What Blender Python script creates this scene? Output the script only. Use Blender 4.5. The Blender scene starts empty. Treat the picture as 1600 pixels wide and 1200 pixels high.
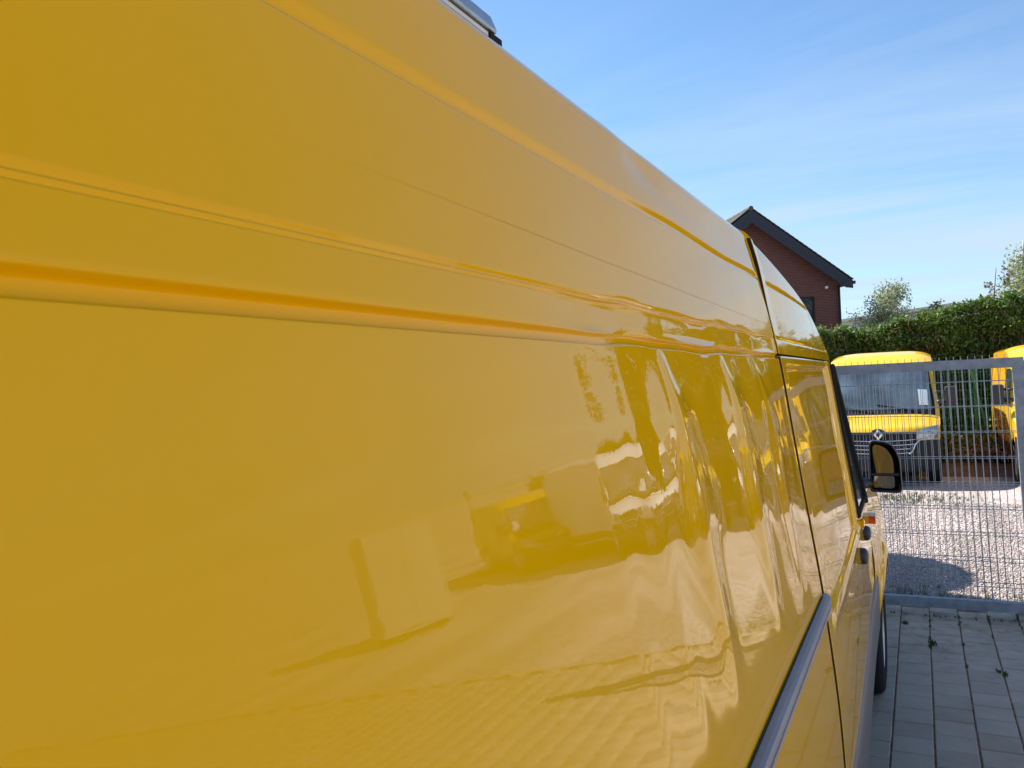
import bpy, bmesh, math, random
import numpy as np
from mathutils import Vector, Matrix
R = math.radians
rnd = random.Random(7)
rng = np.random.default_rng(11)
sc = bpy.context.scene
C = sc.collection

# ------------------------------------------------------------------ camera
F_PX = 1287.0
Yc = Vector((636, 22, F_PX)).normalized()
Xc = Vector((2600, 125, -F_PX)); Xc = (Xc - Xc.dot(Yc) * Yc).normalized()
Zc = Yc.cross(Xc)
if Zc[1] < 0: Zc = -Zc
right = Vector((Xc[0], Yc[0], Zc[0])); up = Vector((Xc[1], Yc[1], Zc[1])); fwd = Vector((Xc[2], Yc[2], Zc[2]))
cam_d = bpy.data.cameras.new('camera'); cam = bpy.data.objects.new('camera', cam_d); C.objects.link(cam)
mw = Matrix((right, up, -fwd)).transposed().to_4x4(); mw.translation = Vector((0, 0, 2.0))
cam.matrix_world = mw
cam_d.sensor_width = 36; cam_d.lens = F_PX / 1600 * 36
cam_d.clip_start = 0.02; cam_d.clip_end = 3000
cam_d.dof.use_dof = True; cam_d.dof.focus_distance = 3.2; cam_d.dof.aperture_fstop = 28
sc.camera = cam

# ------------------------------------------------------------------ world, sun, exposure
SUNV = Vector((-1.0, 0.35, 0.98)).normalized()       # towards the sun
elev = math.asin(SUNV.z); azim = math.atan2(SUNV.x, SUNV.y)
w = bpy.data.worlds.new('World'); sc.world = w; w.use_nodes = True
nt = w.node_tree; nt.nodes.clear(); L = nt.links
def N(t, **k):
    n = nt.nodes.new(t)
    for a, b in k.items(): setattr(n, a, b)
    return n
out = N('ShaderNodeOutputWorld'); bg = N('ShaderNodeBackground'); sky = N('ShaderNodeTexSky', sky_type='NISHITA')
sky.sun_disc = False; sky.sun_elevation = elev; sky.sun_rotation = azim
sky.altitude = 50; sky.air_density = 1.0; sky.dust_density = 0.2; sky.ozone_density = 1.6
tc = N('ShaderNodeTexCoord'); sep = N('ShaderNodeSeparateXYZ'); L.new(tc.outputs['Generated'], sep.inputs[0])
zp = N('ShaderNodeMath', operation='MAXIMUM'); L.new(sep.outputs['Z'], zp.inputs[0]); zp.inputs[1].default_value = 0.0
za = N('ShaderNodeMath', operation='ADD'); L.new(zp.outputs[0], za.inputs[0]); za.inputs[1].default_value = 0.12
dx = N('ShaderNodeMath', operation='DIVIDE'); L.new(sep.outputs['X'], dx.inputs[0]); L.new(za.outputs[0], dx.inputs[1])
dy = N('ShaderNodeMath', operation='DIVIDE'); L.new(sep.outputs['Y'], dy.inputs[0]); L.new(za.outputs[0], dy.inputs[1])
cb = N('ShaderNodeCombineXYZ'); L.new(dx.outputs[0], cb.inputs[0]); L.new(dy.outputs[0], cb.inputs[1])
mp = N('ShaderNodeMapping'); L.new(cb.outputs[0], mp.inputs[0]); mp.inputs['Scale'].default_value = (0.35, 1.0, 1); mp.inputs['Rotation'].default_value = (0, 0, R(8)); mp.inputs['Location'].default_value = (1.7, 0.4, 0)
no = N('ShaderNodeTexNoise'); L.new(mp.outputs[0], no.inputs['Vector']); no.inputs['Scale'].default_value = 0.75; no.inputs['Detail'].default_value = 8; no.inputs['Roughness'].default_value = 0.62; no.inputs['Distortion'].default_value = 0.9
cr = N('ShaderNodeValToRGB'); L.new(no.outputs[0], cr.inputs[0]); cr.color_ramp.elements[0].position = 0.38; cr.color_ramp.elements[1].position = 0.57
# thicker veil of cloud low over the horizon
hz = N('ShaderNodeMapRange'); L.new(sep.outputs['Z'], hz.inputs['Value']); hz.inputs['From Min'].default_value = 0.0; hz.inputs['From Max'].default_value = 0.42; hz.inputs['To Min'].default_value = 1.0; hz.inputs['To Max'].default_value = 0.10
cm = N('ShaderNodeMath', operation='MULTIPLY'); L.new(cr.outputs[0], cm.inputs[0]); L.new(hz.outputs[0], cm.inputs[1])
hz2 = N('ShaderNodeMapRange'); L.new(sep.outputs['Z'], hz2.inputs['Value']); hz2.inputs['From Min'].default_value = 0.0; hz2.inputs['From Max'].default_value = 0.22; hz2.inputs['To Min'].default_value = 0.35; hz2.inputs['To Max'].default_value = 0.0
cs = N('ShaderNodeMath', operation='ADD', use_clamp=True); L.new(cm.outputs[0], cs.inputs[0]); L.new(hz2.outputs[0], cs.inputs[1])
mx = N('ShaderNodeMixRGB'); L.new(cs.outputs[0], mx.inputs[0]); L.new(sky.outputs[0], mx.inputs[1]); mx.inputs[2].default_value = (4.8, 4.8, 5.0, 1)
tint = N('ShaderNodeMixRGB', blend_type='MULTIPLY'); tint.inputs[0].default_value = 1.0; L.new(mx.outputs[0], tint.inputs[1]); tint.inputs[2].default_value = (0.75, 0.93, 1.06, 1)
L.new(tint.outputs[0], bg.inputs[0]); bg.inputs[1].default_value = 0.088; L.new(bg.outputs[0], out.inputs[0])
sd = bpy.data.lights.new('sun', 'SUN'); so = bpy.data.objects.new('sun', sd); C.objects.link(so)
sd.energy = 4.9; sd.angle = R(0.53); sd.color = (1.0, 0.95, 0.87)
so.rotation_euler = (-SUNV).to_track_quat('-Z', 'Y').to_euler(); so.location = (-20, 10, 30)
vs = sc.view_settings; vs.view_transform = 'Standard'; vs.look = 'None'; vs.exposure = 1.03; vs.gamma = 1; vs.use_curve_mapping = False
sc.render.engine = 'CYCLES'; sc.cycles.max_bounces = 8; sc.cycles.glossy_bounces = 5

# ------------------------------------------------------------------ helpers
def mat(name, col=(.5, .5, .5), rough=.6, metal=0, coat=0, coat_rough=.03, coat_ior=1.5, vary=0.0, vscale=8, bump=0, bscale=40, spec=.5, trans=0, detail=4, emit=None):
    m = bpy.data.materials.new(name); m.use_nodes = True; t = m.node_tree; b = t.nodes['Principled BSDF']
    b.inputs['Base Color'].default_value = (*col, 1); b.inputs['Roughness'].default_value = rough; b.inputs['Metallic'].default_value = metal
    b.inputs['Coat Weight'].default_value = coat; b.inputs['Coat Roughness'].default_value = coat_rough; b.inputs['Coat IOR'].default_value = coat_ior
    b.inputs['Specular IOR Level'].default_value = spec; b.inputs['Transmission Weight'].default_value = trans
    tcx = t.nodes.new('ShaderNodeTexCoord')
    if vary:
        n = t.nodes.new('ShaderNodeTexNoise'); n.inputs['Scale'].default_value = vscale; n.inputs['Detail'].default_value = detail
        t.links.new(tcx.outputs['Object'], n.inputs['Vector'])
        r = t.nodes.new('ShaderNodeMapRange'); r.inputs['From Min'].default_value = .3; r.inputs['From Max'].default_value = .7
        r.inputs['To Min'].default_value = 1 - vary; r.inputs['To Max'].default_value = 1 + vary
        t.links.new(n.outputs[0], r.inputs['Value'])
        x = t.nodes.new('ShaderNodeVectorMath'); x.operation = 'SCALE'; x.inputs[0].default_value = col
        t.links.new(r.outputs[0], x.inputs['Scale']); t.links.new(x.outputs[0], b.inputs['Base Color'])
    if bump:
        n = t.nodes.new('ShaderNodeTexNoise'); n.inputs['Scale'].default_value = bscale; n.inputs['Detail'].default_value = 5
        t.links.new(tcx.outputs['Object'], n.inputs['Vector'])
        bp = t.nodes.new('ShaderNodeBump'); bp.inputs['Strength'].default_value = 1; bp.inputs['Distance'].default_value = bump
        t.links.new(n.outputs[0], bp.inputs['Height']); t.links.new(bp.outputs[0], b.inputs['Normal'])
    return m

def link(name, me, m=None, parent=None, smooth=False, loc=None):
    o = bpy.data.objects.new(name, me); C.objects.link(o)
    if m is not None and len(me.materials) == 0: me.materials.append(m)
    if parent is not None: o.parent = parent
    if loc is not None: o.location = loc
    if smooth: me.polygons.foreach_set('use_smooth', [True] * len(me.polygons))
    return o

def tag(o, label=None, cat=None, group=None, kind=None):
    if label: o['label'] = label
    if cat: o['category'] = cat
    if group: o['group'] = group
    if kind: o['kind'] = kind
    return o

def empty(name, loc=(0, 0, 0), rz=0, **k):
    o = bpy.data.objects.new(name, None); C.objects.link(o); o.location = loc; o.rotation_euler = (0, 0, rz); tag(o, **k); return o

class MB:
    def __init__(s): s.v = []; s.f = []
    def poly(s, pts):
        n = len(s.v); s.v += [tuple(p) for p in pts]; s.f.append(tuple(range(n, n + len(pts)))); return s
    def box(s, a, b, bev=0):
        (x0, y0, z0), (x1, y1, z1) = a, b
        if bev:
            c = bev; n = len(s.v)
            prof = [(x0 + c, z0), (x1 - c, z0), (x1, z0 + c), (x1, z1 - c), (x1 - c, z1), (x0 + c, z1), (x0, z1 - c), (x0, z0 + c)]
            for yy in (y0, y1):
                s.v += [(px, yy, pz) for px, pz in prof]
            s.f.append(tuple(n + i for i in range(8))); s.f.append(tuple(n + 8 + i for i in reversed(range(8))))
            for i in range(8): j = (i + 1) % 8; s.f.append((n + j, n + i, n + 8 + i, n + 8 + j))
            return s
        n = len(s.v)
        s.v += [(x0, y0, z0), (x1, y0, z0), (x1, y1, z0), (x0, y1, z0), (x0, y0, z1), (x1, y0, z1), (x1, y1, z1), (x0, y1, z1)]
        for q in ((0, 3, 2, 1), (4, 5, 6, 7), (0, 1, 5, 4), (1, 2, 6, 5), (2, 3, 7, 6), (3, 0, 4, 7)): s.f.append(tuple(n + i for i in q))
        return s
    def tube(s, pts, r, seg=8, cap=True):
        pts = [Vector(p) for p in pts]; rr = r if isinstance(r, (list, tuple)) else [r] * len(pts)
        n0 = len(s.v); prev = None
        for i, p in enumerate(pts):
            d = (pts[min(i + 1, len(pts) - 1)] - pts[max(i - 1, 0)]).normalized()
            if prev is None:
                a = Vector((0, 0, 1)) if abs(d.z) < .9 else Vector((1, 0, 0)); u = d.cross(a).normalized()
            else: u = (prev - d * prev.dot(d)).normalized()
            prev = u; vv = d.cross(u)
            for k in range(seg):
                a = 2 * math.pi * k / seg; s.v.append(tuple(p + (u * math.cos(a) + vv * math.sin(a)) * rr[i]))
        for i in range(len(pts) - 1):
            for k in range(seg):
                a = n0 + i * seg + k; b = n0 + i * seg + (k + 1) % seg; s.f.append((a, b, b + seg, a + seg))
        if cap:
            s.f.append(tuple(n0 + k for k in reversed(range(seg)))); s.f.append(tuple(n0 + (len(pts) - 1) * seg + k for k in range(seg)))
        return s
    def grid(s, P):                      # P[i][j] points
        n0 = len(s.v); h = len(P); wd = len(P[0])
        for row in P: s.v += [tuple(p) for p in row]
        for i in range(h - 1):
            for j in range(wd - 1):
                a = n0 + i * wd + j; s.f.append((a, a + 1, a + wd + 1, a + wd))
        return s
    def lathe(s, prof, axis='x', c=(0, 0, 0), seg=24):   # prof (r, h)
        n0 = len(s.v)
        for r, h in prof:
            for k in range(seg):
                a = 2 * math.pi * k / seg; p = {'x': (h, r * math.cos(a), r * math.sin(a)), 'z': (r * math.cos(a), r * math.sin(a), h), 'y': (r * math.cos(a), h, r * math.sin(a))}[axis]
                s.v.append((p[0] + c[0], p[1] + c[1], p[2] + c[2]))
        for i in range(len(prof) - 1):
            for k in range(seg):
                a = n0 + i * seg + k; b = n0 + i * seg + (k + 1) % seg; s.f.append((a, b, b + seg, a + seg))
        return s
    def prism(s, pts, a, b, axis='y'):   # closed polygon extruded along an axis from a to b
        n = len(s.v); k = len(pts)
        for h in (a, b):
            for p, q in pts: s.v.append({'x': (h, p, q), 'y': (p, h, q), 'z': (p, q, h)}[axis])
        s.f.append(tuple(range(n, n + k))); s.f.append(tuple(n + k + i for i in reversed(range(k))))
        for i in range(k): j = (i + 1) % k; s.f.append((n + i, n + k + i, n + k + j, n + j))
        return s
    def mesh(s, name):
        me = bpy.data.meshes.new(name); me.from_pydata(s.v, [], s.f); me.update()
        bm = bmesh.new(); bm.from_mesh(me); bmesh.ops.recalc_face_normals(bm, faces=bm.faces); bm.to_mesh(me); bm.free(); return me
    def build(s, name, m, parent=None, smooth=False, loc=None): return link(name, s.mesh(name), m, parent, smooth, loc)

def np_mesh(name, V, Fq, k=4):
    me = bpy.data.meshes.new(name); V = np.asarray(V, np.float32); Fq = np.asarray(Fq, np.int32)
    me.vertices.add(len(V)); me.vertices.foreach_set('co', V.ravel())
    me.loops.add(Fq.size); me.loops.foreach_set('vertex_index', Fq.ravel())
    me.polygons.add(len(Fq)); me.polygons.foreach_set('loop_start', np.arange(0, Fq.size, k, dtype=np.int32)); me.polygons.foreach_set('loop_total', np.full(len(Fq), k, np.int32))
    me.update(calc_edges=True); me.validate(); return me

def np_grid(name, X, Y, Z, flip=False):
    h, wd = X.shape; V = np.stack([X, Y, Z], -1).reshape(-1, 3)
    i, j = np.meshgrid(np.arange(h - 1), np.arange(wd - 1), indexing='ij'); a = (i * wd + j).ravel()
    q = np.stack([a, a + 1, a + wd + 1, a + wd], 1)
    if flip: q = q[:, ::-1]
    me = np_mesh(name, V, q); me.polygons.foreach_set('use_smooth', [True] * len(me.polygons)); return me

def leaves(name, P, size, m, parent=None, up=.3, kind=None, shape=(1, .55)):
    """many small leaf faces at the points P, randomly turned"""
    n = len(P); d = rng.normal(size=(n, 3)); d /= np.linalg.norm(d, axis=1)[:, None]
    e = rng.normal(size=(n, 3)); e[:, 2] += up; e -= (e * d).sum(1)[:, None] * d; e /= np.linalg.norm(e, axis=1)[:, None]
    s = size * rng.uniform(.6, 1.35, size=(n, 1))
    V = np.stack([P - d * s * shape[0], P + e * s * shape[1], P + d * s * shape[0], P - e * s * shape[1]], 1).reshape(-1, 3)
    o = link(name, np_mesh(name, V, np.arange(4 * n).reshape(n, 4)), m, parent)
    if kind: o['kind'] = kind
    return o

def leaf_mat(name, c1, c2, trans=.25, sc_=1.3):
    m = bpy.data.materials.new(name); m.use_nodes = True; t = m.node_tree; b = t.nodes['Principled BSDF']; b.inputs['Roughness'].default_value = .55
    g = t.nodes.new('ShaderNodeNewGeometry'); r = t.nodes.new('ShaderNodeMixRGB'); r.inputs[1].default_value = (*c1, 1); r.inputs[2].default_value = (*c2, 1)
    n = t.nodes.new('ShaderNodeTexNoise'); n.inputs['Scale'].default_value = sc_; tcx = t.nodes.new('ShaderNodeTexCoord'); t.links.new(tcx.outputs['Object'], n.inputs['Vector'])
    a = t.nodes.new('ShaderNodeMath'); a.operation = 'MULTIPLY_ADD'; t.links.new(g.outputs['Random Per Island'], a.inputs[0]); a.inputs[1].default_value = .6
    c = t.nodes.new('ShaderNodeMath'); c.operation = 'MULTIPLY_ADD'; t.links.new(n.outputs[0], c.inputs[0]); c.inputs[1].default_value = 1.6; c.inputs[2].default_value = -.6
    t.links.new(c.outputs[0], a.inputs[2]); t.links.new(a.outputs[0], r.inputs[0]); t.links.new(r.outputs[0], b.inputs['Base Color'])
    tr = t.nodes.new('ShaderNodeBsdfTranslucent'); t.links.new(r.outputs[0], tr.inputs[0]); ms = t.nodes.new('ShaderNodeMixShader'); ms.inputs[0].default_value = trans
    t.links.new(b.outputs[0], ms.inputs[1]); t.links.new(tr.outputs[0], ms.inputs[2]); t.links.new(ms.outputs[0], t.nodes['Material Output'].inputs[0])
    return m

# ------------------------------------------------------------------ materials
def paint_mat(name, col, dust=True):
    m = mat(name, col, rough=.42, coat=1, coat_rough=.012, coat_ior=1.29, spec=.0); t = m.node_tree; b = t.nodes['Principled BSDF']
    tcx = t.nodes.new('ShaderNodeTexCoord')
    n = t.nodes.new('ShaderNodeTexNoise'); n.inputs['Scale'].default_value = 900; n.inputs['Detail'].default_value = 2; t.links.new(tcx.outputs['Object'], n.inputs['Vector'])
    bp = t.nodes.new('ShaderNodeBump'); bp.inputs['Distance'].default_value = .00002; bp.inputs['Strength'].default_value = .5
    t.links.new(n.outputs[0], bp.inputs['Height']); t.links.new(bp.outputs[0], b.inputs['Normal'])
    n3 = t.nodes.new('ShaderNodeTexNoise'); n3.inputs['Scale'].default_value = 5; n3.inputs['Detail'].default_value = 6; t.links.new(tcx.outputs['Object'], n3.inputs['Vector'])
    cr3 = t.nodes.new('ShaderNodeMapRange'); cr3.inputs['From Min'].default_value = .35; cr3.inputs['From Max'].default_value = .7; cr3.inputs['To Min'].default_value = .006; cr3.inputs['To Max'].default_value = .022; t.links.new(n3.outputs[0], cr3.inputs['Value']); t.links.new(cr3.outputs[0], b.inputs['Coat Roughness'])
    n4 = t.nodes.new('ShaderNodeTexNoise'); n4.inputs['Scale'].default_value = 130; n4.inputs['Detail'].default_value = 1; t.links.new(tcx.outputs['Object'], n4.inputs['Vector'])
    bp4 = t.nodes.new('ShaderNodeBump'); bp4.inputs['Distance'].default_value = .000032; bp4.inputs['Strength'].default_value = .6; t.links.new(n4.outputs[0], bp4.inputs['Height']); t.links.new(bp4.outputs[0], b.inputs['Coat Normal'])
    # light dust film and tiny specks
    n2 = t.nodes.new('ShaderNodeTexNoise'); n2.inputs['Scale'].default_value = 3; n2.inputs['Detail'].default_value = 8; n2.inputs['Roughness'].default_value = .7; t.links.new(tcx.outputs['Object'], n2.inputs['Vector'])
    vo = t.nodes.new('ShaderNodeTexVoronoi'); vo.inputs['Scale'].default_value = 26; t.links.new(tcx.outputs['Object'], vo.inputs['Vector'])
    lt = t.nodes.new('ShaderNodeMapRange'); lt.inputs['From Min'].default_value = .045; lt.inputs['From Max'].default_value = .03; lt.inputs['To Max'].default_value = .55; t.links.new(vo.outputs['Distance'], lt.inputs['Value'])
    sp = t.nodes.new('ShaderNodeSeparateColor'); t.links.new(vo.outputs['Color'], sp.inputs[0])
    gt = t.nodes.new('ShaderNodeMath'); gt.operation = 'GREATER_THAN'; gt.inputs[1].default_value = .965; t.links.new(sp.outputs[0], gt.inputs[0])
    mu = t.nodes.new('ShaderNodeMath'); mu.operation = 'MULTIPLY'; t.links.new(lt.outputs[0], mu.inputs[0]); t.links.new(gt.outputs[0], mu.inputs[1])
    dr = t.nodes.new('ShaderNodeMapRange'); dr.inputs['From Min'].default_value = .4; dr.inputs['From Max'].default_value = .8; dr.inputs['To Max'].default_value = .012; t.links.new(n2.outputs[0], dr.inputs['Value'])
    ad = t.nodes.new('ShaderNodeMath'); ad.operation = 'ADD'; t.links.new(mu.outputs[0], ad.inputs[0]); t.links.new(dr.outputs[0], ad.inputs[1])
    mxx = t.nodes.new('ShaderNodeMixRGB'); mxx.inputs[1].default_value = (*col, 1); mxx.inputs[2].default_value = (.55, .5, .38, 1); t.links.new(ad.outputs[0], mxx.inputs[0]); t.links.new(mxx.outputs[0], b.inputs['Base Color'])
    return m
M = {}
M['yellow'] = paint_mat('yellow_paint', (.92, .475, .0))
M['yellow_sunlit'] = paint_mat('yellow_paint_sunlit', (.88, .52, .035))  # same body paint as the near van, colour made paler for sunlight
M['white'] = paint_mat('white_paint', (.87, .87, .86))
M['dark_plastic'] = mat('dark_plastic', (.035, .037, .042), .45, bump=.0004, bscale=300)
M['clad'] = mat('grey_cladding', (.10, .10, .115), .42, vary=.12, vscale=9, bump=.0002, bscale=500)
M['rubber'] = mat('rubber', (.018, .018, .018), .9, spec=.25, vary=.2)
M['seam'] = mat('seal_and_gap_shade', (.03, .016, .006), .7)  # door seals, and the dark painted in for shade inside the gaps
M['alu'] = mat('brushed_aluminium', (.42, .44, .47), .38, metal=.75, vary=.15, vscale=30)
M['galv'] = mat('galvanised_steel', (.30, .345, .40), .5, metal=.15, vary=.22, vscale=14, bump=.0004, bscale=90, detail=8)
M['wire'] = mat('galvanised_wire', (.33, .36, .40), .42, metal=.4, vary=.2, vscale=40)
M['green'] = mat('green_coated_steel', (.02, .16, .12), .45)
M['glass'] = mat('tinted_glass', (.03, .045, .055), .04, spec=.9)
M['mirror'] = mat('mirror_glass', (.30, .32, .37), .02, metal=1)
M['chrome'] = mat('chrome', (.75, .76, .78), .12, metal=1)
M['lamp'] = mat('headlamp_glass', (.35, .38, .42), .08, metal=.6, coat=1)
M['orange'] = mat('orange_lens', (.75, .13, .02), .15, coat=1)
M['bumper'] = mat('bumper_plastic', (.022, .023, .027), .6, spec=.25, vary=.2)
M['card'] = mat('white_card', (.75, .8, .82), .6)
M['van_glass'] = mat('van_glass', (.09, .125, .16), .04, spec=.9, vary=.5, vscale=2.2)
M['white_trim'] = mat('white_trim', (.7, .7, .68), .5, vary=.15)
M['brick_wall'] = None

def brick_mat():
    m = mat('red_brick', (.2, .06, .045), .85); t = m.node_tree; b = t.nodes['Principled BSDF']
    tcx = t.nodes.new('ShaderNodeTexCoord'); mpp = t.nodes.new('ShaderNodeMapping'); mpp.inputs['Rotation'].default_value = (R(90), 0, 0)
    t.links.new(tcx.outputs['Object'], mpp.inputs[0])
    bt = t.nodes.new('ShaderNodeTexBrick'); t.links.new(mpp.outputs[0], bt.inputs['Vector'])
    bt.inputs['Color1'].default_value = (.155, .038, .032, 1); bt.inputs['Color2'].default_value = (.10, .028, .026, 1); bt.inputs['Mortar'].default_value = (.20, .12, .10, 1)
    bt.inputs['Scale'].default_value = 1; bt.inputs['Brick Width'].default_value = .25; bt.inputs['Row Height'].default_value = .083; bt.inputs['Mortar Size'].default_value = .012
    t.links.new(bt.outputs[0], b.inputs['Base Color'])
    bp = t.nodes.new('ShaderNodeBump'); bp.inputs['Distance'].default_value = .01; bp.invert = True; t.links.new(bt.outputs['Fac'], bp.inputs['Height']); t.links.new(bp.outputs[0], b.inputs['Normal'])
    return m
M['brick_wall'] = brick_mat()
M['tile'] = mat('roof_tile', (.085, .08, .075), .85, vary=.4, vscale=3, detail=8)
M['board'] = mat('dark_fascia_board', (.018, .022, .035), .6, vary=.2)
M['render_white'] = mat('white_render', (.78, .78, .76), .9, vary=.05)
M['bark'] = mat('bark', (.10, .075, .055), .9, vary=.4, vscale=6, bump=.01, bscale=12)
M['birch'] = mat('birch_bark', (.5, .48, .44), .8, vary=.5, vscale=5)

def stone_mat():
    m = bpy.data.materials.new('concrete_paver'); m.use_nodes = True; t = m.node_tree; b = t.nodes['Principled BSDF']; b.inputs['Roughness'].default_value = .8
    g = t.nodes.new('ShaderNodeNewGeometry'); s = t.nodes.new('ShaderNodeVectorMath'); s.operation = 'SNAP'; s.inputs[1].default_value = (.2085, .1055, 10); t.links.new(g.outputs['Position'], s.inputs[0])
    wn = t.nodes.new('ShaderNodeTexWhiteNoise'); t.links.new(s.outputs[0], wn.inputs['Vector'])
    oi = t.nodes.new('ShaderNodeObjectInfo')
    n = t.nodes.new('ShaderNodeTexNoise'); n.inputs['Scale'].default_value = 260; n.inputs['Detail'].default_value = 3; t.links.new(g.outputs['Position'], n.inputs['Vector'])
    n2 = t.nodes.new('ShaderNodeTexNoise'); n2.inputs['Scale'].default_value = 2.2; n2.inputs['Detail'].default_value = 7; n2.inputs['Roughness'].default_value = .65; t.links.new(g.outputs['Position'], n2.inputs['Vector'])
    a = t.nodes.new('ShaderNodeMath'); a.operation = 'MULTIPLY_ADD'; t.links.new(n.outputs[0], a.inputs[0]); a.inputs[1].default_value = .55; t.links.new(n2.outputs[0], a.inputs[2])
    a2 = t.nodes.new('ShaderNodeMath'); a2.operation = 'MULTIPLY_ADD'; t.links.new(oi.outputs['Random'], a2.inputs[0]); a2.inputs[1].default_value = .22; t.links.new(a.outputs[0], a2.inputs[2])
    r = t.nodes.new('ShaderNodeValToRGB'); t.links.new(a2.outputs[0], r.inputs[0]); e = r.color_ramp.elements
    e[0].position = .45; e[0].color = (.32, .24, .175, 1); e[1].position = 1.35 if False else 1.0; e[1].color = (.55, .43, .325, 1)
    sx = t.nodes.new('ShaderNodeSeparateXYZ'); t.links.new(g.outputs['Position'], sx.inputs[0])
    mr = t.nodes.new('ShaderNodeMapRange'); mr.inputs['From Min'].default_value = 5.6; mr.inputs['From Max'].default_value = 7.7; mr.inputs['To Max'].default_value = .75; t.links.new(sx.outputs['Y'], mr.inputs['Value'])
    n5 = t.nodes.new('ShaderNodeTexNoise'); n5.inputs['Scale'].default_value = 7; n5.inputs['Detail'].default_value = 9; n5.inputs['Roughness'].default_value = .7; t.links.new(g.outputs['Position'], n5.inputs['Vector'])
    m5 = t.nodes.new('ShaderNodeMapRange'); m5.inputs['From Min'].default_value = .46; m5.inputs['From Max'].default_value = .66; t.links.new(n5.outputs[0], m5.inputs['Value'])
    mm5 = t.nodes.new('ShaderNodeMath'); mm5.operation = 'MULTIPLY'; t.links.new(mr.outputs[0], mm5.inputs[0]); t.links.new(m5.outputs[0], mm5.inputs[1])
    mx5 = t.nodes.new('ShaderNodeMixRGB'); t.links.new(mm5.outputs[0], mx5.inputs[0]); t.links.new(r.outputs[0], mx5.inputs[1]); mx5.inputs[2].default_value = (.13, .12, .075, 1)
    t.links.new(mx5.outputs[0], b.inputs['Base Color'])
    bp = t.nodes.new('ShaderNodeBump'); bp.inputs['Distance'].default_value = .0012; t.links.new(n.outputs[0], bp.inputs['Height']); t.links.new(bp.outputs[0], b.inputs['Normal'])
    return m
M['paver'] = stone_mat()

def gravel_mat(name, scale, obj_rand=False):
    m = bpy.data.materials.new(name); m.use_nodes = True; t = m.node_tree; b = t.nodes['Principled BSDF']; b.inputs['Roughness'].default_value = .9
    g = t.nodes.new('ShaderNodeNewGeometry')
    v = t.nodes.new('ShaderNodeTexVoronoi'); v.inputs['Scale'].default_value = scale; t.links.new(g.outputs['Position'], v.inputs['Vector'])
    s = t.nodes.new('ShaderNodeSeparateColor'); t.links.new(v.outputs['Color'], s.inputs[0])
    if obj_rand: src = g.outputs['Random Per Island']
    else: src = s.outputs[0]
    r = t.nodes.new('ShaderNodeValToRGB'); t.links.new(src, r.inputs[0]); e = r.color_ramp.elements
    e[0].position = 0; e[0].color = (.30, .23, .20, 1); e[1].position = 1; e[1].color = (.80, .72, .68, 1)
    q = e.new(.3); q.color = (.54, .45, .41, 1); q = e.new(.6); q.color = (.60, .53, .50, 1); q = e.new(.8); q.color = (.44, .35, .31, 1)
    n2 = t.nodes.new('ShaderNodeTexNoise'); n2.inputs['Scale'].default_value = .7; n2.inputs['Detail'].default_value = 6; t.links.new(g.outputs['Position'], n2.inputs['Vector'])
    rr = t.nodes.new('ShaderNodeMapRange'); rr.inputs['From Min'].default_value = .56; rr.inputs['From Max'].default_value = .75; rr.inputs['To Max'].default_value = .55; t.links.new(n2.outputs[0], rr.inputs['Value'])
    mm = t.nodes.new('ShaderNodeMixRGB'); t.links.new(rr.outputs[0], mm.inputs[0]); t.links.new(r.outputs[0], mm.inputs[1]); mm.inputs[2].default_value = (.42, .38, .26, 1)
    mpx = t.nodes.new('ShaderNodeMapping'); mpx.inputs['Scale'].default_value = (.9, .14, 1); mpx.inputs['Rotation'].default_value = (0, 0, .5); t.links.new(g.outputs['Position'], mpx.inputs[0])
    n6 = t.nodes.new('ShaderNodeTexNoise'); n6.inputs['Scale'].default_value = 1.6; n6.inputs['Detail'].default_value = 5; t.links.new(mpx.outputs[0], n6.inputs['Vector'])
    r6 = t.nodes.new('ShaderNodeMapRange'); r6.inputs['From Min'].default_value = .4; r6.inputs['From Max'].default_value = .62; r6.inputs['To Min'].default_value = .72; r6.inputs['To Max'].default_value = 1.06; t.links.new(n6.outputs[0], r6.inputs['Value'])
    v6 = t.nodes.new('ShaderNodeVectorMath'); v6.operation = 'SCALE'; t.links.new(mm.outputs[0], v6.inputs[0]); t.links.new(r6.outputs[0], v6.inputs['Scale']); t.links.new(v6.outputs[0], b.inputs['Base Color'])
    if not obj_rand:
        bp = t.nodes.new('ShaderNodeBump'); bp.inputs['Distance'].default_value = .012; bp.invert = True; t.links.new(v.outputs['Distance'], bp.inputs['Height']); t.links.new(bp.outputs[0], b.inputs['Normal'])
    return m
M['gravel'] = gravel_mat('gravel', 44); M['pebble'] = gravel_mat('pebble', 44, True)
M['joint'] = mat('sandy_joint', (.20, .115, .075), .95, vary=.6, vscale=14, detail=6)
M['grass'] = leaf_mat('grass_blade', (.035, .075, .012), (.09, .14, .03))
M['hedge'] = leaf_mat('hedge_leaf', (.05, .10, .02), (.17, .26, .045), .35, .9)
M['hedge_core'] = mat('hedge_core', (.055, .036, .024), .95, vary=.5, vscale=2.5, detail=6)
M['soil'] = mat('bare_soil', (.16, .11, .09), .95, vary=.4, vscale=3, bump=.02, bscale=20, detail=8)

GATE_Y = 7.5
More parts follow.
